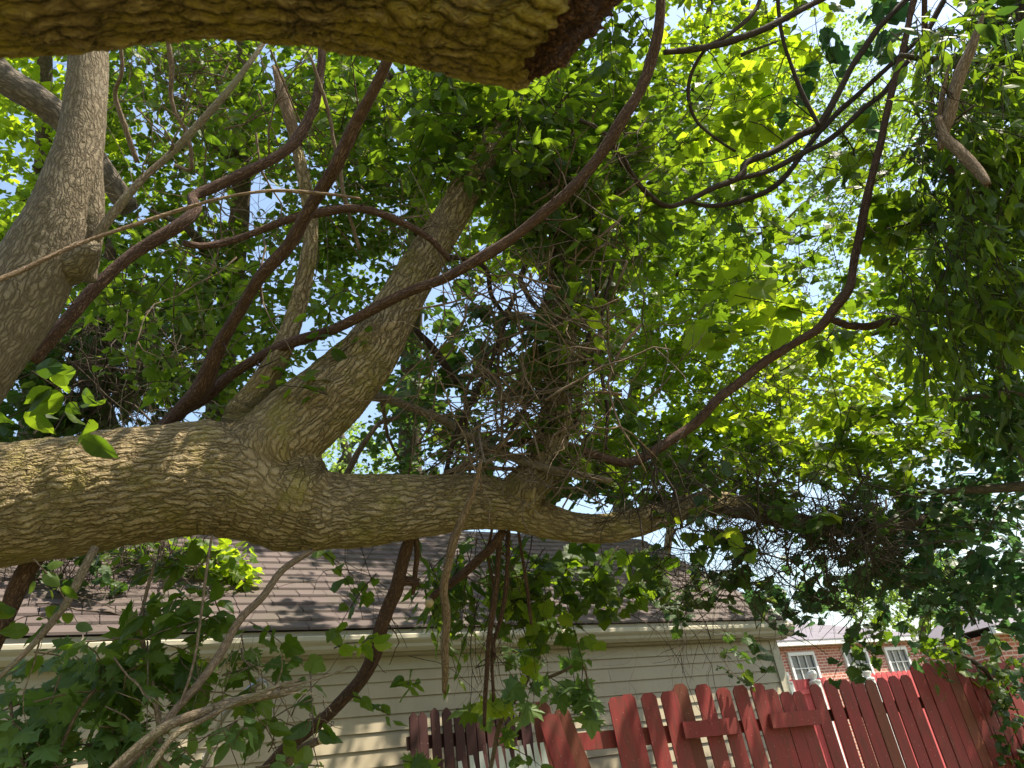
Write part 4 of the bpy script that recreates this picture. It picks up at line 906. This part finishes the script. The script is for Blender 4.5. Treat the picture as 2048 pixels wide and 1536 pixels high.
# dark slim hanging leaves at the right
B_('shade', 1960, 160, 150, 170, 3.6, .5, 1.9, 'slim', 'leaf_mid', size=.105, hang=.7, droop=.6); B_('shade', 1990, 470, 130, 170, 3.6, .4, 2.0, 'slim', 'leaf_mid', size=.105, hang=.7, droop=.6)
B_('shade', 1900, 620, 120, 110, 3.7, .4, 1.3, 'slim', 'leaf_mid', size=.105, hang=.7, droop=.6); B_('shade', 2000, 720, 110, 150, 4.2, .4, 1.3, 'slim', 'leaf_dark', hang=.6)
B_('shade', 1900, 330, 90, 110, 4.2, .4, 1.2, 'slim', 'leaf_dark', hang=.6); B_('shade', 1990, 900, 130, 120, 4.6, .5, 1.2, 'grape', 'leaf_blue', size=.085)
B_('shade', 1900, 1080, 190, 110, 4.8, .5, 1.3, 'grape', 'leaf_blue', size=.085, hang=.3); B_('shade', 1980, 1190, 120, 90, 5, .5, 1.2, 'grape', 'leaf_blue', size=.085, hang=.3); B_('shade', 2100, 200, 160, 500, 4.4, .6, 1.5, 'ovate', 'leaf_dark')
# silhouetted leaves over the limb end and the gap above the brick house
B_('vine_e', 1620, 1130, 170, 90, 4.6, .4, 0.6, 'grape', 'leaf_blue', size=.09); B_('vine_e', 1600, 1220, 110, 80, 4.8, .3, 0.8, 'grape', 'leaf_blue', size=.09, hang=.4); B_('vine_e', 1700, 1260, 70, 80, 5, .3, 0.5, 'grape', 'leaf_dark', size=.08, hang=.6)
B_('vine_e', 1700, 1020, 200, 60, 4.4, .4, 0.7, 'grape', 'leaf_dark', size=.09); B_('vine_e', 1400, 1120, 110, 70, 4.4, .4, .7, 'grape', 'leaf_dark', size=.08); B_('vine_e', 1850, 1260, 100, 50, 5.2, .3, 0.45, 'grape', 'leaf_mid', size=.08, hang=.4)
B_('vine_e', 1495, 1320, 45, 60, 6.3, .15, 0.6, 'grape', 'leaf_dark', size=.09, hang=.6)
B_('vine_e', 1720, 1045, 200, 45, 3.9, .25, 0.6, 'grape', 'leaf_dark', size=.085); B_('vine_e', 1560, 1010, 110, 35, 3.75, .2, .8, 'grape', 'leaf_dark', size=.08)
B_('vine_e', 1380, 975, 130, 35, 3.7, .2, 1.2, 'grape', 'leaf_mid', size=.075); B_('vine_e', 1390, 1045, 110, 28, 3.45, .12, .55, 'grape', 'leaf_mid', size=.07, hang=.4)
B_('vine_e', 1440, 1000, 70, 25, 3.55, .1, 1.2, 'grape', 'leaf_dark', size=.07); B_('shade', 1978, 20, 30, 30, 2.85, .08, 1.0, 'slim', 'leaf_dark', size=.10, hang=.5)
B_('vine_e', 1760, 1180, 120, 60, 5.0, .4, 0.5, 'grape', 'leaf_blue', size=.08, hang=.3); B_('vine_e', 1520, 1060, 120, 40, 3.8, .2, .8, 'grape', 'leaf_dark', size=.075)
# leaves hanging under the level limb
B_('vine_i', 1000, 1150, 110, 70, 4.2, .3, 2.0, 'grape', 'leaf_mid', size=.09, hang=.4); B_('vine_i', 1150, 1130, 120, 50, 4.4, .3, 2.0, 'grape', 'leaf_mid', size=.085, hang=.4)
B_('vine_i', 930, 1210, 70, 60, 4.2, .3, 1.2, 'slim', 'leaf_mid', size=.11, hang=.6); B_('vine_i', 1060, 1210, 60, 60, 4.0, .2, 1.0, 'grape', 'leaf_bright', size=.08, hang=.4); B_('vine_i', 1270, 1140, 70, 50, 4.6, .2, 1.3, 'grape', 'leaf_mid', size=.08, hang=.4)
B_('vine_i', 1100, 1190, 110, 60, 4.2, .25, .8, 'grape', 'leaf_mid', size=.08, hang=.5); B_('vine_i', 1360, 1180, 80, 60, 5.2, .3, .8, 'grape', 'leaf_dark', size=.08, hang=.4)
B_('vine_h', 690, 1150, 60, 60, 3.6, .2, .55, 'grape', 'leaf_mid', size=.075, hang=.4); B_('vine_h', 850, 1170, 50, 70, 3.9, .2, .8, 'slim', 'leaf_mid', size=.10, hang=.7)
B_('vine_h', 730, 1280, 50, 30, 3.0, .1, .9, 'ovate', 'leaf_bright', size=.075); B_('vine_h', 790, 1345, 60, 25, 3.1, .1, .7, 'ovate', 'leaf_mid', size=.08); B_('vine_h', 750, 1400, 40, 30, 3.1, .1, .7, 'ovate', 'leaf_mid', size=.08)
B_('maple', 1080, 1350, 75, 60, 4.5, .2, 1.3, 'maple', 'leaf_soft', size=.13, hang=.3); B_('maple', 1175, 1370, 30, 55, 4.4, .1, 1.3, 'maple', 'leaf_soft', size=.13, hang=.8); B_('maple', 970, 1425, 50, 40, 4.6, .2, 1.3, 'maple', 'leaf_mid', size=.13, hang=.3)
B_('maple', 1090, 1285, 60, 30, 4.5, .2, 1.0, 'maple', 'leaf_mid', size=.13); B_('maple', 1030, 1490, 22, 18, 4.3, .1, .9, 'round', 'leaf_mid', size=.08); B_('maple', 870, 1520, 70, 25, 4.2, .1, 1.2, 'maple', 'leaf_mid', size=.10)
B_('maple', 1000, 1405, 45, 30, 4.4, .1, .8, 'maple', 'leaf_bright', size=.10)
# saplings at lower left
B_('sp4', 130, 1400, 200, 100, 2.9, .3, 1.6, 'maple', 'leaf_soft', size=.086); B_('sp4', 130, 1500, 230, 80, 2.7, .25, 1.7, 'maple', 'leaf_soft', size=.086); B_('sp4', 330, 1280, 110, 80, 2.9, .25, 1.5, 'maple', 'leaf_mid', size=.086)
B_('sp4', 360, 1190, 80, 80, 2.9, .25, 1.4, 'ovate', 'leaf_mid', size=.086); B_('sp4', 330, 1110, 70, 40, 3.0, .2, 1.4, 'ovate', 'leaf_mid', size=.086); B_('sp4', 260, 1350, 150, 70, 2.8, .25, 1.2, 'maple', 'leaf_mid', size=.086)
B_('sp1', 450, 1340, 70, 50, 2.7, .15, .9, 'maple', 'leaf_mid', size=.085); B_('sp1', 420, 1460, 150, 60, 2.6, .2, .8, 'ovate', 'leaf_soft', size=.085); B_('sp1', 590, 1430, 70, 60, 2.8, .15, .9, 'ovate', 'leaf_mid', size=.09); B_('sp1', 500, 1520, 160, 30, 2.6, .2, .9, 'ovate', 'leaf_soft', size=.085)
B_('sp1', 550, 1250, 50, 30, 3.0, .1, .5, 'grape', 'leaf_mid', size=.075)
B_('sp2', 110, 1190, 70, 40, 2.4, .08, .75, 'round', 'leaf_mid', size=.075); B_('sp2', 120, 1270, 45, 30, 2.4, .08, .75, 'round', 'leaf_mid', size=.065); B_('sp2', 40, 1230, 60, 50, 2.6, .1, .5, 'ovate', 'leaf_mid', size=.09)
B_('roofc', 450, 1125, 68, 50, 6.2, .22, 2.6, 'grape', 'leaf_bright', size=.095, twig=False); B_('roofc', 310, 1110, 120, 55, 6.1, .25, 1.8, 'grape', 'leaf_mid', size=.09, twig=False); B_('roofc', 120, 1140, 150, 80, 5.45, .2, .8, 'grape', 'leaf_dark', size=.085, twig=False)
B_('fencec', 1960, 1320, 70, 40, 6.6, .2, 1.0, 'grape', 'leaf_mid', size=.09, hang=.5); B_('fencec', 2030, 1440, 40, 100, 6.4, .15, 1.5, 'grape', 'leaf_dark', size=.08, hang=.6); B_('fencec', 1860, 1300, 50, 30, 6.7, .2, 0.7, 'slim', 'leaf_mid', size=.10, hang=.6)
for key, f in FOL.items(): f.build(TREES[key], M['twig_dark'] if key not in ('sp1', 'sp2', 'sp4') else M['twig'], 'foliage')

# loose twig tangles, each belonging to its plant
def tang(key, rows, m):
    t = Tubes()
    for r in rows: tangle(t, *r)
    tag(t.build('tangle', M[m], TREES[key]), kind='stuff')
tang('vine_l', [(1050, 700, 150, 190, 3.3, .25, 110, .6, .0034), (1120, 480, 80, 220, 3.5, .12, 30, .6, .0034, .5), (1110, 780, 70, 140, 3.3, .1, 22, .5, .003, .4), (1050, 930, 130, 30, 3.15, .12, 50, .4, .003), (1000, 760, 130, 160, 3.3, .2, 40, .9, .0045, .2), (1150, 560, 110, 180, 3.8, .4, 70, .6, .0025, .35), (1200, 330, 110, 180, 4, .4, 50, .7, .0028, .3), (960, 840, 140, 80, 3.4, .25, 40, .5, .0025), (1250, 700, 160, 200, 4, .4, 90, .6, .0022, .1)], 'twig')
tang('vine_l', [(1080, 720, 120, 170, 3.3, .2, 46, .6, .0042, .1), (1130, 560, 70, 170, 3.45, .12, 30, .7, .0045, .3), (1010, 850, 120, 80, 3.2, .15, 30, .5, .0038, .1)], 'deadwood')
tang('vine_e', [(1500, 960, 120, 50, 4.0, .25, 70, .35, .0022), (1600, 1120, 230, 90, 4.3, .3, 240, .55, .0022, .25), (1450, 1140, 130, 80, 4.2, .3, 130, .5, .002, .3), (1550, 820, 200, 150, 4.6, .4, 70, .6, .0025), (1750, 1050, 200, 70, 4.4, .3, 110, .5, .0025), (1640, 1060, 140, 40, 3.95, .2, 300, .5, .003), (1380, 1000, 110, 40, 3.5, .12, 90, .4, .003, .2), (1250, 980, 120, 40, 3.4, .15, 60, .4, .003), (1480, 1010, 80, 40, 3.8, .15, 90, .4, .002), (1400, 1290, 90, 60, 5.6, .15, 30, .7, .002, .9)], 'twig_dark')
tang('vine_f', [(1520, 250, 250, 230, 4.6, .5, 90, .8, .0026), (1700, 500, 200, 250, 4.8, .5, 60, .9, .0026)], 'twig_dark')
tang('lean', [(400, 300, 250, 220, 3.6, .5, 90, .8, .003), (360, 130, 60, 60, 4.0, .2, 60, .5, .003), (200, 150, 180, 130, 4.5, .4, 30, .8, .003), (500, 560, 200, 200, 3.2, .3, 30, .8, .0025), (860, 480, 60, 50, 3.3, .12, 50, .4, .0022), (800, 250, 200, 180, 4, .4, 50, .8, .0028)], 'twig')
tang('bg9', [(230, 740, 110, 130, 6.8, .4, 260, .9, .005, .5), (100, 1170, 150, 70, 5.6, .35, 260, .6, .004, .4), (280, 1130, 120, 70, 5.9, .35, 190, .6, .0035, .4)], 'twig_dark')
tang('vine_i', [(1010, 1200, 90, 130, 4.0, .25, 90, .6, .002, .7), (1300, 1150, 110, 60, 4.6, .25, 50, .5, .002, .4), (700, 1170, 60, 90, 3.7, .2, 14, .6, .002, .9)], 'twig_dark')
tang('shade', [(1888, 245, 22, 40, 3.0, .05, 40, .25, .003, .2), (1960, 350, 110, 280, 4, .4, 60, .7, .003, .3), (1900, 1080, 180, 110, 4.8, .4, 90, .6, .0028, .2)], 'twig_dark')
tang('sp1', [(420, 1440, 190, 80, 2.6, .2, 34, .4, .002), (600, 1450, 70, 60, 2.9, .1, 16, .3, .002)], 'twig')
